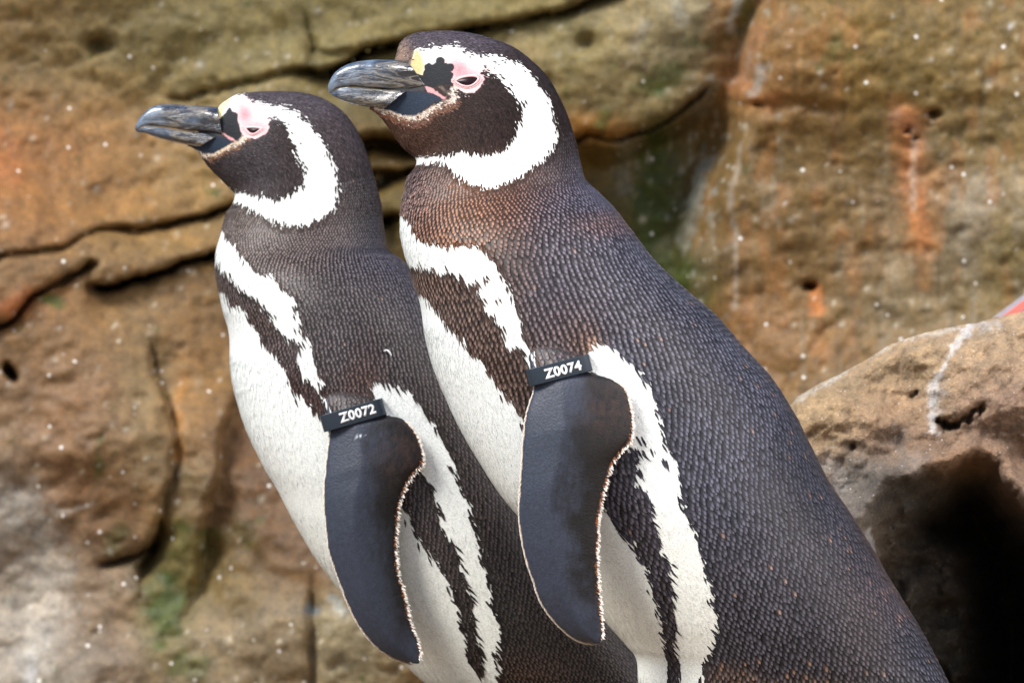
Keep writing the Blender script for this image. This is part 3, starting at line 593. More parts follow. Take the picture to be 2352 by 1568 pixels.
def classify(b, x, y, jit=0.0):
    """plumage colour, is-white flag, is-bare-skin flag at drawing positions"""
    jx = x + jit * fbm(x / 9, y / 9, 2.0, 2); jy = y + jit * fbm(x / 9, y / 9, 6.0, 2)
    wh = np.zeros(x.shape, bool)
    for p in b['white']: wh |= inpoly(jx, jy, p)
    for cx, cy, r in b['dots']:
        if r: wh &= ~(((x - cx) ** 2 + (y - cy) ** 2) < r * r * .6)
    c = dark_field(b, x, y)
    Wc = lin((228, 232, 229)) * np.ones(x.shape + (3,))
    # the belly turns slightly cream low down, lightened to offset the shade there
    cream = sstep(900, 1500, y)[..., None] * 0.5 + 0.0
    Wc = Wc * (1 - cream) + lin((238, 236, 220)) * cream
    c = np.where(wh[..., None], Wc, c)
    sk = b['skin']
    bare = inpoly(x, y, sk['bare'])
    for line, w_, cc in b['cream']:
        d = pdist(x, y, line); m = sstep(w_ * 1.25, w_ * .5, d + 2.5 * vnoise(x / 4, y / 4, 1.0)) * 0.95
        c = c * (1 - m[..., None]) + lin(cc) * m[..., None]
    sx = x + 1.2 * vnoise(x / 5, y / 5, 3.); sy = y + 1.2 * vnoise(x / 5, y / 5, 5.)
    for (cx, cy, rx, ry, k) in sk['pink']:
        m = k * np.exp(-1.0 * (((x - cx) / rx) ** 2 + ((y - cy) / ry) ** 2)) * wh
        c = c * (1 - m[..., None]) + lin((226, 134, 140)) * m[..., None]
    def put(poly, cc, s=1.6):
        nonlocal c
        m = sstep(-s, s, sdf(sx, sy, poly))[..., None]; c = c * (1 - m) + lin(cc) * m
    put(sk['yellow'], (214, 184, 132) if b is R_BIRD else (236, 222, 150), 5)
    put(sk['plate'], (34, 45, 60)); put(sk['horn'], (58, 58, 60)); put(sk['black'], (21, 24, 29))
    for cx, cy, r_ in sk.get('lobes', []):
        m = sstep(1.3, -1.3, np.hypot(sx - cx, sy - cy) - r_)[..., None]; c = c * (1 - m) + lin((21, 24, 29)) * m
    put(sk['gape'], (205, 150, 150))
    return c, wh, bare

def feather_mesh(name, root, d, n, length, width, lift, c0, c1, mat, parent, scale=True):
    """one real feather per root, joined into one part"""
    k = len(root); s = np.cross(d, n)
    if scale:
        T = np.array([0, .5, .82, 1.0]); Wd = np.array([.55, 1.0, .74, .18]); cols = np.array([-1, 0, 1.])
        t = np.repeat(T, 3); wv = np.repeat(Wd, 3) * np.tile(cols, 4) * .5; hv = np.tile([0, .09, 0], 4) * np.repeat(Wd, 3)
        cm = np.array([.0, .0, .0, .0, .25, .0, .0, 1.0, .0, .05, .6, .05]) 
        co = root[:, None] + d[:, None] * (t[None, :, None] * length[:, None, None]) + s[:, None] * (wv[None, :, None] * width[:, None, None]) \
            + n[:, None] * ((hv[None] * width[:, None] + lift[:, None] * (t[None] ** 1.5) - 0.12 * lift[:, None])[..., None])
        q = []
        for r in range(3):
            for c_ in range(2):
                q.append((r * 3 + c_, r * 3 + c_ + 1, r * 3 + c_ + 4, r * 3 + c_ + 3))
        q = np.array(q); m = 12
        quads = (q[None] + (np.arange(k) * m)[:, None, None]).reshape(-1, 4); tris = None
    else:
        t = np.array([0, 0, .55, .55, 1.0]); wv = np.array([-.3, .3, -.5, .5, 0]); cm = np.array([0, 0, .5, .5, 1.])
        co = root[:, None] + d[:, None] * (t[None, :, None] * length[:, None, None]) + s[:, None] * (wv[None, :, None] * width[:, None, None]) + n[:, None] * ((lift[:, None] * t[None] - .1 * lift[:, None])[..., None])
        m = 5
        quads = (np.array([[0, 1, 3, 2]])[None] + (np.arange(k) * m)[:, None, None]).reshape(-1, 4)
        tris = (np.array([[2, 3, 4]])[None] + (np.arange(k) * m)[:, None, None]).reshape(-1, 3)
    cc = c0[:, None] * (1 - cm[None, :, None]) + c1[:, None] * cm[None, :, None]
    o = make_mesh(name, co.reshape(-1, 3), quads=quads, tris=tris, color=cc.reshape(-1, 3), mat=mat, parent=parent)
    o["kind"] = "stuff"
    return o

def ring_loft(A, Bv, hd, nth, n=2.0, n2=None):
    """A, Bv (k,3) edge points, hd (k) half depth; closed superelliptic rings"""
    th = np.linspace(0, 2 * math.pi, nth, endpoint=False)
    ct, stt = np.cos(th), np.sin(th); e = np.where(ct > 0, 2.0 / n, 2.0 / (n2 or n))
    cx = np.sign(ct) * np.abs(ct) ** e; sy = np.sign(stt) * np.abs(stt) ** e
    c = (A + Bv) / 2; h = (A - Bv) / 2
    P = c[:, None] + h[:, None] * cx[None, :, None]
    P[..., 1] += hd[:, None] * sy[None, :] * -1.0
    return P      # theta=pi/2 is nearest to the camera

def loft_mesh(P):
    k, m, _ = P.shape
    co = np.vstack([P.reshape(-1, 3), P[0].mean(0)[None], P[-1].mean(0)[None]])
    q = grid_quads(k, m, True); j = np.arange(m); j2 = (j + 1) % m
    t1 = np.stack([np.full(m, k * m), j2, j], -1); t2 = np.stack([np.full(m, k * m + 1), (k - 1) * m + j, (k - 1) * m + j2], -1)
    return co, q, np.vstack([t1, t2])

def bvh_of(co, q, t):
    pol = [tuple(a) for a in q] + [tuple(a) for a in t]
    return BVHTree.FromPolygons([tuple(c) for c in co], pol)

def tube(path, r, nth=8, closed=False):
    P = np.asarray(path, float); k = len(P)
    T = np.roll(P, -1, 0) - np.roll(P, 1, 0) if closed else np.gradient(P, axis=0)
    T /= np.linalg.norm(T, axis=1)[:, None] + 1e-12
    up = np.array([0, 1., 0]); a = np.cross(T, up); a /= np.linalg.norm(a, axis=1)[:, None] + 1e-12; b2 = np.cross(T, a)
    th = np.linspace(0, 2 * math.pi, nth, endpoint=False); r = np.broadcast_to(r, (k,))
    G = P[:, None] + r[:, None, None] * (a[:, None] * np.cos(th)[None, :, None] + b2[:, None] * np.sin(th)[None, :, None])
    q = grid_quads(k, nth, True)
    if closed:
        j = np.arange(nth); j2 = (j + 1) % nth
        q = np.vstack([q, np.stack([(k - 1) * nth + j, (k - 1) * nth + j2, j2, j], -1)])
    return G.reshape(-1, 3), q

def build_penguin(b, label):
    Y0 = b['Y0']; k0 = S * (D + Y0) / D
    root = bpy.data.objects.new("penguin", None); col.objects.link(root)
    root["label"] = label; root["category"] = "penguin"; root["group"] = "penguins standing side by side"
    # ---- torso, neck and head as one run of sections
    sec = catmull(b['sec'], 230)
    F = W(sec[:, 0], sec[:, 1], Y0); B = W(sec[:, 2], sec[:, 3], Y0); hd = sec[:, 4] * k0
    body = ring_loft(F, B, hd, 112)
    # ---- flippers
    nfl = 110
    Lp = resample(b['flL'], nfl); Rp = resample(b['flR'], nfl)
    tt = np.linspace(0, 1, nfl)
    fy = np.interp(tt, [a for a, _ in b['flY']], [c for _, c in b['flY']]) * k0 + Y0
    fy = np.convolve(np.pad(fy, 8, mode='edge'), np.ones(17) / 17, 'valid')
    thick = np.interp(tt, [0, .12, .22, .3, .6, .9, 1], [36, 26, 17, 15, 11, 7, 3.5]) * k0
    # leading edge sits a little nearer the viewer than the trailing one lower down
    FL = W(Lp[:, 0], Lp[:, 1], fy); FR = W(Rp[:, 0], Rp[:, 1], fy)
    lean = np.interp(tt, [0, .25, 1], [0, 14, 40]) * k0
    FL[:, 1] += lean * 0.9; FR[:, 1] -= lean * 0.1
    fl = ring_loft(FL, FR, thick, 48, 2.0)
    # camber
    th = np.linspace(0, 2 * math.pi, 48, endpoint=False)
    fl[..., 1] -= (np.interp(tt, [0, .22, .4, 1], [0, 3, 26, 20]) * k0)[:, None] * (1 - np.abs(np.cos(th) - .25)[None] / 1.25) * np.where(np.cos(th) > .25, 1.6, 1)[None] ** 0
    flm = fl.copy(); flm[..., 1] = 2 * Y0 - flm[..., 1]
    # ---- legs and feet (below the frame)
    fxp, fyp = b['foot']; extra = []
    for sgn in (-1, 1):
        yy = Y0 + sgn * 0.036
        path = np.array([W(fxp + 75, fyp + 10, yy), W(fxp + 50, fyp + 50, yy), W(fxp + 5, fyp + 110, yy), W(fxp, fyp + 200, yy)]).reshape(-1, 3)
        zb = 0.012; path[-1, 2] = zb + 0.012; path[-2, 2] = max(path[-2, 2] * 0.5, 0.05)
        pr = catmull(path, 20); rr = np.interp(np.linspace(0, 1, 20), [0, .4, .8, 1], [.03, .024, .014, .012])
        P, q = tube(pr, rr, 14); extra.append((P.reshape(20, 14, 3)))
        for ang in (-24, 0, 24):
            a = math.radians(180 + ang * 1.0); ln = .062 if ang == 0 else .054
            e = path[-1]; d_ = np.array([math.cos(a), math.sin(a), 0])
            pp = np.array([e + np.array([.012, 0, -.004]), e + d_ * ln * .4 + [0, 0, -.006], e + d_ * ln * .8 + [0, 0, -.01], e + d_ * ln + [0, 0, -.014]])
            pr2 = catmull(pp, 12); P, q = tube(pr2, np.linspace(.009, .004, 12), 10); extra.append(P.reshape(12, 10, 3))
        # web
        e = path[-1]; wv = [e + [.01, 0, -.008]] + [e + np.array([math.cos(math.radians(180 + a)), math.sin(math.radians(180 + a)), 0]) * l_ + [0, 0, -.012] for a, l_ in ((-24, .046), (-12, .04), (0, .05), (12, .04), (24, .046))]
        wv = np.array(wv); top_ = wv + [0, 0, .003]; bot_ = wv - [0, 0, .002]
        extra.append(('web', top_, bot_))
    verts, quads, tris = [], [], []; off = 0
    def add(co, q, t):
        nonlocal off
        verts.append(co); quads.append(q + off); tris.append(t + off); off += len(co)
    bco, bq, bt = loft_mesh(body); add(bco, bq, bt)
    fco, fq, ft = loft_mesh(fl); add(fco, fq, ft)
    mco, mq, mt = loft_mesh(flm); add(mco, flip(mq), flip(mt))
    for e in extra:
        if isinstance(e, tuple):
            t_, bt_ = e[1], e[2]; n_ = len(t_)
            co = np.vstack([t_, bt_]); j = np.arange(n_); j2 = (j + 1) % n_
            f_t = np.stack([np.zeros(n_ - 2, int), np.arange(1, n_ - 1), np.arange(2, n_)], -1)
            add(co, np.stack([j, j2, j2 + n_, j + n_], -1), np.vstack([f_t, f_t[:, ::-1] + n_]))
        else:
            co, q, t = loft_mesh(e); add(co, q, t)
    src = make_mesh("source", np.vstack(verts), quads=np.vstack(quads), tris=np.vstack(tris))
    # consistent outward normals
    import bmesh
    bm = bmesh.new(); bm.from_mesh(src.data); bmesh.ops.recalc_face_normals(bm, faces=bm.faces); bm.to_mesh(src.data); bm.free()
    md = src.modifiers.new("r", 'REMESH'); md.mode = 'VOXEL'; md.voxel_size = 0.00125; md.adaptivity = 0
    sm = src.modifiers.new("s", 'SMOOTH'); sm.factor = 0.5; sm.iterations = 5
    dg = bpy.context.evaluated_depsgraph_get(); ev = src.evaluated_get(dg); me = bpy.data.meshes.new_from_object(ev)
    bpy.data.objects.remove(src)
    nv = len(me.vertices); co = np.empty(nv * 3, np.float32); me.vertices.foreach_get("co", co); co = co.reshape(-1, 3).astype(float)
    nq = len(me.polygons); li = np.empty(nq * 4, np.int32); me.loops.foreach_get("vertex_index", li); Q = li.reshape(-1, 4)
    bpy.data.meshes.remove(me)
    # ---- colour the skin mesh
    bb = bvh_of(bco, bq, bt); bf = bvh_of(fco, fq, ft)
    cm = co.copy(); cm[:, 1] = Y0 - np.abs(cm[:, 1] - Y0)
    X, Y = Pj(cm)
    fpoly = np.vstack([Lp, Rp[::-1]])
    fb = inpoly(X, Y, fpoly) | (pdist(X, Y, fpoly, True) < 5)
    isfl = np.zeros(nv, bool); idx = np.nonzero(fb & (np.abs(co[:, 1] - Y0) > 60 * k0))[0]
    for i in idx:
        v = Vector(cm[i]); h1 = bf.find_nearest(v); h2 = bb.find_nearest(v)
        if h1[3] < h2[3] - 0.001: isfl[i] = True
    c, wh, bare = classify(b, X, Y)
    slate = lin((40, 42, 52))
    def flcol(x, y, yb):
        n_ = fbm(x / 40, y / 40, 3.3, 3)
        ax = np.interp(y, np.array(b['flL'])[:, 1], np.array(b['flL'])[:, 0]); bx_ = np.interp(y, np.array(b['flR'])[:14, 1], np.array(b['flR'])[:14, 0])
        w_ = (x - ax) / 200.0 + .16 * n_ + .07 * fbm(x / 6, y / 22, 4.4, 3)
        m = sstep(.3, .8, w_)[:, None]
        base = lin((47, 53, 67)) * (1 - m) + lin((9, 8, 9)) * m  # lit blue leading half and dark trailing half painted into the colour
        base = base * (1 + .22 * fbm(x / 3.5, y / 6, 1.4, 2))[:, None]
        # feathery brown at the wrist bulge and above the band
        cc_ = b['band'][0]
        up = sstep(cc_[1] + 20, cc_[1] - 60, y)[:, None]
        base = base * (1 - up) + lin((54, 50, 58)) * up
        wr = np.exp(-((x - cc_[0] - 110) / 60) ** 2 - ((y - cc_[1] - 110) / 70) ** 2)[:, None] * (.5 + .5 * fbm(x / 7, y / 12, 2.2, 3)[:, None])
        base = base * (1 - wr * .6) + lin((70, 50, 42)) * wr * .6
        sp = (vnoise(x / 3.2, y / 4.5, 9.1) > .9)[:, None] & (np.exp(-((x - cc_[0] - 60) / 80) ** 2 - ((y - cc_[1] - 130) / 90) ** 2) > .35)[:, None] & b['rust']
        if not b['rust']:
            g_ = np.exp(-(((x - 823) / 15) ** 2 + ((y - 1000) / 8) ** 2)) + .6 * vnoise(x / 4, y / 3, 3.)
            base = base + (sstep(.75, 1.1, g_)[:, None]) * (lin((205, 210, 216)) - base)
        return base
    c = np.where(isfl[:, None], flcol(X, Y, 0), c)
    feet = co[:, 2] < 0.05
    c = np.where(feet[:, None], lin((70, 60, 58)), c)
    kk = np.where((bare | isfl)[:, None], 1.0, 0.9)
    c = c * kk
    fm = bare[Q].all(1); qf = Q[fm]; ns = 4
    a4 = np.linspace(0, 1, ns + 1); uu, vv_ = np.meshgrid(a4, a4, indexing='ij'); uu, vv_ = uu.ravel(), vv_.ravel()
    wq = np.stack([(1 - uu) * (1 - vv_), uu * (1 - vv_), uu * vv_, (1 - uu) * vv_], -1)
    sub = np.einsum('kw,nwc->nkc', wq, co[qf]).reshape(-1, 3)
    _, fi, iv = np.unique(np.round(sub * 2e6).astype(np.int64), axis=0, return_index=True, return_inverse=True); iv = iv.ravel()
    sc_ = sub[fi]; gq = grid_quads(ns + 1, ns + 1)
    cq = flip(gq[None] + (np.arange(len(qf)) * (ns + 1) ** 2)[:, None, None]).reshape(-1, 4) if False else (gq[:, [0, 3, 2, 1]][None] + (np.arange(len(qf)) * (ns + 1) ** 2)[:, None, None]).reshape(-1, 4)
    smm = sc_.copy(); smm[:, 1] = Y0 - np.abs(smm[:, 1] - Y0); xs_, ys_ = Pj(smm); cs_, _, _ = classify(b, xs_, ys_)
    co_all = np.vstack([co, sc_]); c_all = np.vstack([c, cs_]); Qa = np.vstack([Q[~fm], iv[cq] + len(co)])
    bo = make_mesh("body", co_all, quads=Qa, color=c_all, mat=M_BODY, parent=root)
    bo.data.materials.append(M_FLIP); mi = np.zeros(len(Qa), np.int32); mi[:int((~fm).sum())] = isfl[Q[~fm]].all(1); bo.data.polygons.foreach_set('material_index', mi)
    BV = BVHTree.FromPolygons([tuple(v) for v in co], [tuple(q) for q in Q])

    # ---- body feathers in staggered rows
    nr, nt_ = body.shape[:2]
    def sample(u, th_):        # u in rows, th in ring steps
        i = np.clip(np.floor(u).astype(int), 0, nr - 2); fu = (u - i)[:, None]; j = np.floor(th_).astype(int); ft_ = (th_ - j)[:, None]; j0 = j % nt_; j1 = (j + 1) % nt_
        a = body[i, j0] * (1 - ft_) + body[i, j1] * ft_; a2 = body[i + 1, j0] * (1 - ft_) + body[i + 1, j1] * ft_
        p = a * (1 - fu) + a2 * fu; du = a2 - a
        dth = (body[i, j1] - body[i, j0])
        n_ = np.cross(dth, du)
        n_ /= np.linalg.norm(n_, axis=1)[:, None] + 1e-12
        ctr = body[i].mean(1); fl_ = np.sum(n_ * (p - ctr), 1) < 0; n_[fl_] *= -1
        du = du - n_ * np.sum(du * n_, 1)[:, None]; du /= np.linalg.norm(du, axis=1)[:, None] + 1e-12
        return p, du, n_
    # arc length along the flank line
    side = body[:, nt_ // 4]; al = np.r_[0, np.cumsum(np.linalg.norm(np.diff(side, axis=0), axis=1))] / k0
    sidx = np.linspace(0, nr - 1, nr)
    st_of = lambda u: u / (nr - 1) * (len(b['sec']) - 1)
    big = 12.0 * b['nFeath']; small = 6.5 * (0.5 + .5 * b['nFeath'])
    U, TH, SZ = [], [], []
    s = np.interp(np.interp(11.5, [0, len(b['sec']) - 1], [0, nr - 1]), sidx, al); row = 0
    while s < al[-1] * 0.985:
        u = np.interp(s, al, sidx); stn = st_of(u)
        sp = small + (big - small) * sstep(12.5, 18.5, stn)
        i = int(u); ring = body[i]; seg = np.linalg.norm(np.roll(ring, -1, 0) - ring, axis=1) / k0
        half = nt_ // 2
        # from the back (ring index half) both ways to the front
        a1 = np.r_[0, np.cumsum(seg[half:])]; a2 = np.r_[0, np.cumsum(seg[:half][::-1])]
        sw = sp * 1.16
        o_ = 0.5 * (row % 2)
        d1 = (np.arange(0, int(a1[-1] / sw)) + o_) * sw; d2 = (np.arange(0, int(a2[-1] / sw)) + 1 - o_) * sw
        t1 = half + np.interp(d1, a1, np.arange(len(a1))); t2 = half - np.interp(d2, a2, np.arange(len(a2)))
        th_ = np.r_[t1, t2]; U.append(np.full(len(th_), u)); TH.append(th_); SZ.append(np.full(len(th_), sp)); s += sp; row += 1
    U = np.concatenate(U); TH = np.concatenate(TH); SZ = np.concatenate(SZ)
    U = U + rng.normal(0, .05, len(U)) * SZ / 10; TH = TH + rng.normal(0, .02, len(U))
    # wavy rows
    p, d_, n_ = sample(U, TH)
    def settle(p, d_, n_, tol=0.02):
        keep = np.zeros(len(p), bool)
        for i in range(len(p)):
            h = BV.find_nearest(Vector(p[i]))
            if h[0] is None or h[3] > tol: continue
            nn = np.array(h[1]);
            if np.dot(nn, n_[i]) < 0: nn = -nn
            if np.dot(nn, n_[i]) < 0.5: continue
            p[i] = h[0]; n_[i] = nn; keep[i] = True
        d_ -= n_ * np.sum(d_ * n_, 1)[:, None]; d_ /= np.linalg.norm(d_, axis=1)[:, None] + 1e-12
        return keep
    kp = settle(p, d_, n_); p, d_, n_, SZ = p[kp], d_[kp], n_[kp], SZ[kp]
    tip = p + d_ * (SZ * k0 * 1.3)[:, None]; tipm = tip.copy(); tipm[:, 1] = Y0 - np.abs(tipm[:, 1] - Y0)
    X, Y = Pj(tipm); cc, wh, bare = classify(b, X + rng.normal(0, 2.2, len(X)), Y + rng.normal(0, 2.2, len(X)), 6.0)
    for ox, oy in ((6, 0), (-6, 0), (0, 6), (0, -6)):
        wh = wh | classify(b, X + ox, Y + oy, 6.0)[1]
    kp = (~wh) & (~bare) & (tip[:, 2] > 0.05); p, d_, n_, SZ, cc, X, Y = p[kp], d_[kp], n_[kp], SZ[kp], cc[kp], X[kp], Y[kp]
    m = len(p); rot = rng.normal(0, .055, m)
    sd = np.cross(d_, n_); d_ = d_ * np.cos(rot)[:, None] + sd * np.sin(rot)[:, None]
    br = (1 + rng.normal(0, .11, m)).clip(.55, 1.6) * (1 + .18 * fbm(X / 60, Y / 60, 1.7, 3))
    # now and then a sun-bleached brown feather
    wn_ = (rng.random(m) < (0.008 if b['rust'] else .004))[:, None]
    cc = np.where(wn_, cc * .6 + lin((118, 88, 70)) * .4, cc)
    clump = np.exp(-(((X - 950) / 45) ** 2 + ((Y - 435) / 50) ** 2)) if b['rust'] else np.zeros(m)
    br = br * (1 + clump * rng.normal(0, .5, m)).clip(.3, 2)
    if b['rust']:
        rs = (rng.random(m) < .3 * np.exp(-(((X - 1770) / 120) ** 2 + ((Y - 1580) / 55) ** 2)) + .03 * sstep(-60, 0, X - np.interp(Y, [735, 1027, 1568], [1600, 1830, 2130])))[:, None]; cc = np.where(rs, lin((84, 60, 47)), cc)
    sz_ = (1 + rng.normal(0, .10, m)) * (1 + .8 * clump)
    rough_ = 1 + .5 * sstep(1250, 1500, Y)
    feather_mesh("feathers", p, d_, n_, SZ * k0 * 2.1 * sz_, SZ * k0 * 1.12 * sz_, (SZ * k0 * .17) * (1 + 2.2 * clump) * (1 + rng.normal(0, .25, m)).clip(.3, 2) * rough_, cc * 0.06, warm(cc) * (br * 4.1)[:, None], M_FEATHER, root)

    # ---- fine plumage on the head and the white parts
    ar = np.linalg.norm(np.cross(body[1:, :] - body[:-1, :], np.roll(body, -1, 1)[:-1] - body[:-1]), axis=2) / k0 ** 2
    stn = st_of(np.arange(nr - 1)); dens = np.where(stn < 14, 1 / 17.0, 1 / 44.0)[:, None] * ar
    ntot = int(dens.sum()); pr_ = (dens / dens.sum()).ravel()
    ci = rng.choice(len(pr_), ntot, p=pr_); ui, ti = np.divmod(ci, nt_)
    U = ui + rng.random(ntot); TH = ti + rng.random(ntot); sv = st_of(U)
    p, d_, n_ = sample(U, TH)
    pm = p.copy(); pm[:, 1] = Y0 - np.abs(pm[:, 1] - Y0); X, Y = Pj(pm)
    _, wh, bare = classify(b, X, Y, 0.0); wh = np.ones_like(wh)
    kp = (wh | (sv < 13.2)) & (~bare) & (p[:, 2] > .06)
    p, d_, n_, sv = p[kp], d_[kp], n_[kp], sv[kp]
    kp = settle(p, d_, n_); p, d_, n_, sv = p[kp], d_[kp], n_[kp], sv[kp]
    L = np.interp(sv, [0, 4, 9, 14, 20], [6, 9, 13, 18, 30]) * k0 * rng.uniform(.8, 1.25, len(p)); Wd = np.interp(sv, [0, 9, 20], [3.2, 3.8, 5.2]) * k0
    tip = p + d_ * (L * .7)[:, None]; tipm = tip.copy(); tipm[:, 1] = Y0 - np.abs(tipm[:, 1] - Y0)
    X, Y = Pj(tipm); cc, wh, bare = classify(b, X + rng.normal(0, 4.2, len(X)), Y + rng.normal(0, 4.2, len(X)), 6.0)
    near = wh.copy()
    for ox, oy in ((11, 0), (-11, 0), (0, 11), (0, -11), (6, 6), (-6, -6)):
        near = near | classify(b, X + ox, Y + oy, 6.0)[1]
    kp = ((near | (sv < 13.2)) & ~bare); p, d_, n_, L, Wd, cc, wh = p[kp], d_[kp], n_[kp], L[kp], Wd[kp], cc[kp], wh[kp]
    m = len(p); rot = rng.normal(0, .16, m); sd = np.cross(d_, n_); d_ = d_ * np.cos(rot)[:, None] + sd * np.sin(rot)[:, None]
    br = np.where(wh, 1 + rng.normal(0, .02, m), (1 + rng.normal(0, .4, m))).clip(.3, 2.3)[:, None]
    c0 = np.where(wh[:, None], cc, cc * .35); c1 = np.where(wh[:, None], cc, warm(cc) * 1.7) * br
    feather_mesh("fine_plumage", p, d_, n_, L, Wd, L * np.where(wh, .016, .07) * rng.uniform(.5, 1.5, m), c0, np.clip(c1, 0, .92), M_HAIR, root, False)

    # ---- edge fringes of the flippers
    mid = (FL + FR) / 2
    # fringes
    FP, FD, FN, FLn, FW, C0, C1 = [], [], [], [], [], [], []
    for mir in (False, True):
        fe = resample(np.c_[FR, fy], 430)[:, :3]; dn = np.gradient(fe, axis=0); dn /= np.linalg.norm(dn, axis=1)[:, None]
        mids = resample(mid, 430); out = fe - mids; out /= np.linalg.norm(out, axis=1)[:, None] + 1e-9
        tq = np.linspace(0, 1, 430); sel = (tq > .36) & (tq < .985)
        for rep in range(3):
            P_ = fe[sel] - out[sel] * (5 + 4 * rep) * k0 + rng.normal(0, .6 * k0, (sel.sum(), 3)); Dd = out[sel] * .75 + dn[sel] * .8 + rng.normal(0, .10, (sel.sum(), 3))
            Dd /= np.linalg.norm(Dd, axis=1)[:, None]; P_[:, 1] -= 3.0 * k0
            if mir: P_[:, 1] = 2 * Y0 - P_[:, 1]; Dd[:, 1] *= -1
            FP.append(P_); FD.append(Dd); nn = np.zeros_like(P_); nn[:, 1] = 1 if mir else -1; FN.append(nn)
            k_ = sel.sum()
            if rep == 0:
                FLn.append(rng.uniform(7, 15, k_) * k0); FW.append(rng.uniform(2.4, 4.4, k_) * k0); C0.append(np.tile(lin((226, 214, 200)), (k_, 1))); C1.append(np.tile(lin((240, 234, 224)), (k_, 1)))
            else:
                P_[:, 1] -= (1 if not mir else -1) * 1.2 * k0
                FLn.append(rng.uniform(8, 12, k_) * k0); FW.append(rng.uniform(2.2, 3.2, k_) * k0); th_ = (rng.random(k_) < .45)[:, None]
                C0.append(np.where(th_, lin((88, 48, 26)), lin((34, 27, 28)))); C1.append(np.where(th_, lin((150, 90, 48)), lin((54, 36, 30))))
        le = resample(np.c_[FL, fy], 430)[:, :3]; dn = np.gradient(le, axis=0); dn /= np.linalg.norm(dn, axis=1)[:, None]; out = le - mids; out /= np.linalg.norm(out, axis=1)[:, None] + 1e-9
        sel = (tq > .30) & (tq < .99)
        for rep in range(3):
            P_ = le[sel] - out[sel] * 2.5 * k0 + rng.normal(0, .6 * k0, (sel.sum(), 3)); Dd = out[sel] * .28 + dn[sel]; Dd /= np.linalg.norm(Dd, axis=1)[:, None]
            if mir: P_[:, 1] = 2 * Y0 - P_[:, 1]; Dd[:, 1] *= -1
            FP.append(P_); FD.append(Dd); nn = out[sel] * .7; nn[:, 1] += .7 if mir else -.7; nn /= np.linalg.norm(nn, axis=1)[:, None]; FN.append(nn); k_ = sel.sum()
            FLn.append(rng.uniform(8, 13, k_) * k0); FW.append(np.full(k_, 4.0 * k0)); C0.append(np.tile(lin((190, 170, 150)), (k_, 1))); C1.append(np.tile(lin((232, 222, 210)), (k_, 1)))
    FP, FD, FN, FLn, FW, C0, C1 = (np.concatenate(a) for a in (FP, FD, FN, FLn, FW, C0, C1))
    feather_mesh("flipper_fringe", FP, FD, FN, FLn, FW, FLn * .02, C0, C1, M_HAIR, root, False)

    # ---- bill
    if b is R_BIRD:
        T = [(753.5, 209), (755, 191), (770, 166.5), (795, 150), (820, 142), (845, 138.5), (870, 137.5), (895, 138), (918, 139), (938, 144)]
        Mu = [(756, 216), (765, 209), (776, 202), (797, 199), (825, 200), (855, 203), (885, 205), (918, 207), (952, 208), (983, 207)]
        Ml = [(759, 214), (767, 210), (779, 203.5), (798, 200.5), (822, 201.5), (845, 203.5), (868, 205.5), (890, 207), (912, 208.5), (935, 210)]
        Bo = [(760, 218), (766, 222), (776, 227), (790, 233), (804, 237.5), (818, 241), (832, 244), (846, 246), (862, 248), (884, 251)]
        hu = [3, 9, 15, 20, 25, 30, 35, 41, 50, 60]; hl = [2, 7, 12, 17, 21, 25, 29, 34, 40, 47]
    else:
        T = [(310, 296), (313.5, 284), (326, 265), (347, 247), (370, 240.5), (398, 240), (428, 242), (456, 244), (480, 245), (501, 247)]
        Mu = [(313, 301), (318, 297), (328, 290), (350, 289), (378, 291.5), (405, 296), (434, 301), (462, 303), (488, 306), (512, 312)]
        Ml = [(313.5, 300.5), (320, 297.5), (330, 291.5), (350, 290.5), (374, 293), (400, 297), (425, 301.5), (450, 304), (475, 306), (502, 313)]
        Bo = [(314, 303), (321, 304.5), (334, 306), (352, 313), (370, 319), (388, 324), (406, 328), (424, 332), (440, 335), (458, 339)]
        hu = [3, 8, 14, 19, 24, 28, 33, 37, 43, 50]; hl = [2, 6, 11, 16, 20, 24, 27, 31, 36, 41]
    for nm, a_, b_, h_, nn in (("upper_bill", T, Mu, hu, (2.3, 7)), ("lower_bill", Ml, Bo, hl, (7, 2.4))):
        a2_ = catmull(a_, 70); b2_ = catmull(b_, 70); hh = catmull(np.array(h_)[:, None], 70)[:, 0] * k0
        P_ = ring_loft(W(a2_[:, 0], a2_[:, 1], Y0), W(b2_[:, 0], b2_[:, 1], Y0), hh, 40, *nn)
        # long grooves along the horn
        thh = np.linspace(0, 2 * math.pi, 40, endpoint=False)
        gi, gj = np.meshgrid(np.linspace(0, 1, 70), thh, indexing='ij')
        gr = np.exp(-(((gj % math.pi) - (1.1 + .5 * gi)) / .12) ** 2) + .7 * np.exp(-(((gj % math.pi) - (1.9 + .3 * np.sin(4 * gi))) / .1) ** 2)
        ctr = P_.mean(1, keepdims=True); P_ = ctr + (P_ - ctr) * (1 - .035 * gr * sstep(.1, .3, gi))[..., None] * (1 + .01 * fbm(gi * 20, gj * 3, 1., 3))[..., None]
        co_, q_, t_ = loft_mesh(P_); tg = np.r_[np.repeat(np.clip(.7 - .8 * np.linspace(0, 1, 70), 0, 1), 40), .62, 0]
        make_mesh(nm, co_, quads=q_, tris=t_, color=np.tile(tg[:, None], (1, 3)), mat=M_BILL, parent=root)

    # ---- eyes
    ep = resample(np.array(b['eye'] + b['eye'][:1], float), 37)[:-1]
    def hit(px, py):
        o_ = Vector((0, -D, ZC)); t_ = Vector(W(px, py, Y0)); r_ = BV.ray_cast(o_, (t_ - o_).normalized())
        return np.array(r_[0]), np.array(r_[1])
    rim = np.array([hit(x, y)[0] for x, y in ep]); cN = hit(*ep.mean(0))[1]; cN = cN / np.linalg.norm(cN)
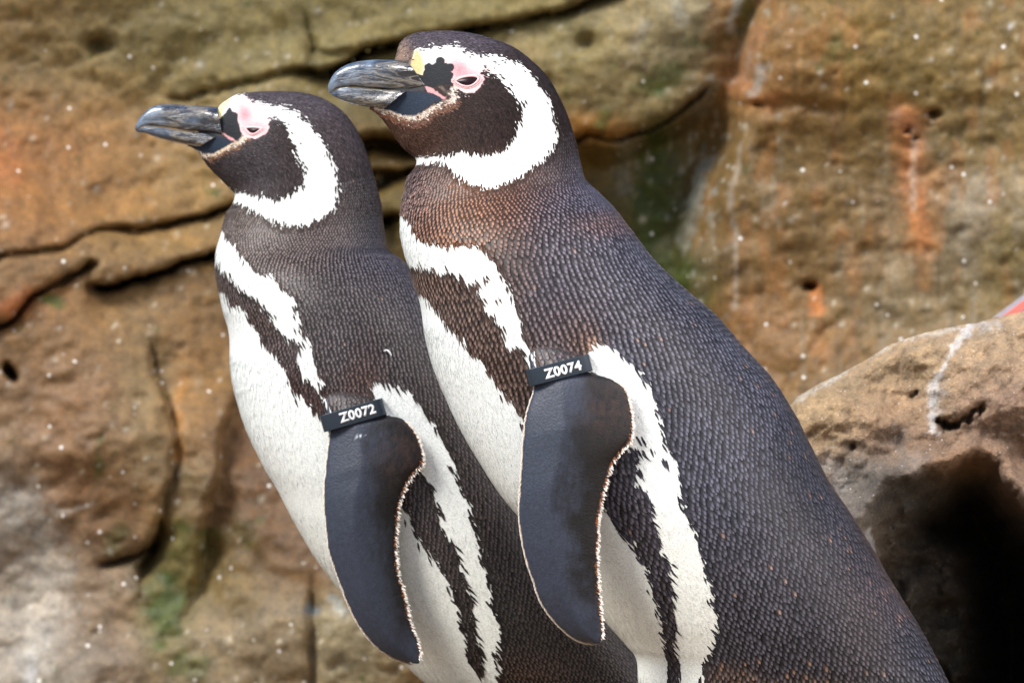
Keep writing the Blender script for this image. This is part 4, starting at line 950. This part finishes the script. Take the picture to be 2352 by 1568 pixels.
    if cN[1] > 0: cN = -cN
    cen = rim.mean(0)
    for mir in (False, True):
        rr = np.linspace(0, 1, 9); G = cen + (rim[None] - cen) * rr[:, None, None] * 1.1 + cN * (0.0010 * (1 - rr ** 2) + 0.0001)[:, None, None]
        lidp = cen + (rim - cen) * 1.12 + cN * 0.0003
        fold = cen + (rim - cen) * 1.42 + cN * 0.0000; fold = fold[6:-22] if False else fold
        if mir:
            for a_ in (G, lidp, fold): a_[..., 1] = 2 * Y0 - a_[..., 1]
        q_ = grid_quads(9, 36, True)
        eye = make_mesh("eye", G.reshape(-1, 3), quads=q_ if not mir else flip(q_), mat=M_EYE, parent=root)
        tco, tq = tube(lidp, 0.0008, 8, True); make_mesh("eyelid", tco, quads=tq, mat=M_LID, parent=eye)
        tco, tq = tube(fold, 0.0004, 8, True)
        make_mesh("eye_ring", tco, quads=tq, mat=M_LID, parent=eye)

    # ---- numbered band round the near flipper
    (cx, cy), (rxp, ryp), hgt, hw, hdp = b['band']
    bi = int(np.argmin(np.hypot((Lp[:, 0] + Rp[:, 0]) / 2 - cx, (Lp[:, 1] + Rp[:, 1]) / 2 - cy - 15)))
    yb = fy[bi] + lean[bi] * .4 - 10 * k0; kb = S * (D + yb) / D
    c0 = W(cx, cy + 17, yb); ex = W(rxp, ryp, yb) - W(cx, cy, yb); ex /= np.linalg.norm(ex); ez = np.array([-ex[2], 0, ex[0]]);
    if ez[2] < 0: ez = -ez
    th = np.linspace(0, 2 * math.pi, 96, endpoint=False); e = 2 / 4.2
    def bandpt(t_, grow, z_):
        ct, s_ = np.cos(t_), np.sin(t_); a_ = np.sign(ct) * np.abs(ct) ** e * (hw + grow) * kb; d2 = -np.sign(s_) * np.abs(s_) ** e * (hdp + grow) * kb
        return c0 + ex * a_[..., None] + np.array([0, 1, 0]) * d2[..., None] + ez * (z_ * kb)
    hz = hgt / 2; prof = [(-1.8, -hz + .2), (1.2, -hz), (1.75, -hz + .5), (1.8, -hz + 1.6), (1.8, hz - 1.6), (1.75, hz - .5), (1.2, hz), (-1.8, hz - .2)]
    G = np.array([bandpt(th, g_ * 1.6, z_) for g_, z_ in prof]); G = np.concatenate([G, G[:1]])
    q_ = grid_quads(9, 96, True)
    band = make_mesh("flipper_band", G.reshape(-1, 3), quads=flip(q_), mat=M_BAND, parent=root)
    # printed number
    cu = bpy.data.curves.new("t", 'FONT'); cu.body = b['text']; cu.size = 1.0; cu.offset = 0.04; cu.resolution_u = 4; cu.extrude = 0.0; cu.space_character = 1.06
    to = bpy.data.objects.new("t", cu); col.objects.link(to); dg = bpy.context.evaluated_depsgraph_get(); dg.update()
    tm = bpy.data.meshes.new_from_object(to.evaluated_get(dg)); bpy.data.objects.remove(to); bpy.data.curves.remove(cu)
    bm = bmesh.new(); bm.from_mesh(tm); bmesh.ops.triangulate(bm, faces=bm.faces)
    bmesh.ops.subdivide_edges(bm, edges=[e_ for e_ in bm.edges if e_.calc_length() > .2], cuts=2); bmesh.ops.triangulate(bm, faces=bm.faces)
    ex_ = bmesh.ops.extrude_face_region(bm, geom=list(bm.faces)); vv = [g for g in ex_['geom'] if isinstance(g, bmesh.types.BMVert)]
    for v_ in vv: v_.co.z += 1.0
    bmesh.ops.recalc_face_normals(bm, faces=bm.faces)
    xs = [v_.co.x for v_ in bm.verts]; ys = [v_.co.y for v_ in bm.verts]; x0, x1, y0_, y1_ = min(xs), max(xs), min(ys), max(ys)
    sc = b['tw'] / (x1 - x0); sh = 23.5 / (y1_ - y0_); tp = W(b['tpos'][0], b['tpos'][1], yb - hdp * kb); off_x = np.dot(tp - c0, ex) / kb; off_z = np.dot(tp - c0, ez) / kb
    for v_ in bm.verts:
        a_ = (v_.co.x - (x0 + x1) / 2) * sc + off_x; z_ = (v_.co.y - (y0_ + y1_) / 2) * sh + off_z
        gr = 1.8 * 1.6 + (1.0 if v_.co.z > .5 else -1.5)
        ca = np.clip(abs(a_) / (hw + gr), 0, .999); sdp = (1 - ca ** 4.2) ** (1 / 4.2)
        pnt = c0 + ex * a_ * kb + ez * z_ * kb + np.array([0, -1, 0]) * (hdp + gr) * sdp * kb
        v_.co = Vector(pnt)
    bm.to_mesh(tm); bm.free(); tm.name = "band_number"; tm.materials.clear(); tm.materials.append(M_PRINT)
    lo = bpy.data.objects.new("band_number", tm); col.objects.link(lo); lo.parent = band; lo["label"] = "white printed number " + b['text']
    return root, hit

pr, hitR = build_penguin(R_BIRD, "taller nearer penguin on the right wearing band Z0074, brownish throat and speckled flank")
pl, hitL = build_penguin(L_BIRD, "smaller penguin on the left wearing band Z0072, standing just behind the other")

# a curled wisp of down stuck on the left bird's shoulder
wp = [hitL(x, y) for x, y in ((882, 806), (888, 804), (893, 807), (897, 812), (899, 817))]
pts = catmull(np.array([p + np.array([0, -.0022, 0]) for p, n in wp]), 14)
tco, tq = tube(pts, np.interp(np.linspace(0, 1, 14), [0, .5, 1], [.0003, .0008, .0003]), 6)
wo = make_mesh("down_wisp", tco, quads=tq, mat=M_WISP)
wo["label"] = "tiny curled white wisp of down stuck on the left penguin's shoulder"; wo["category"] = "feather"
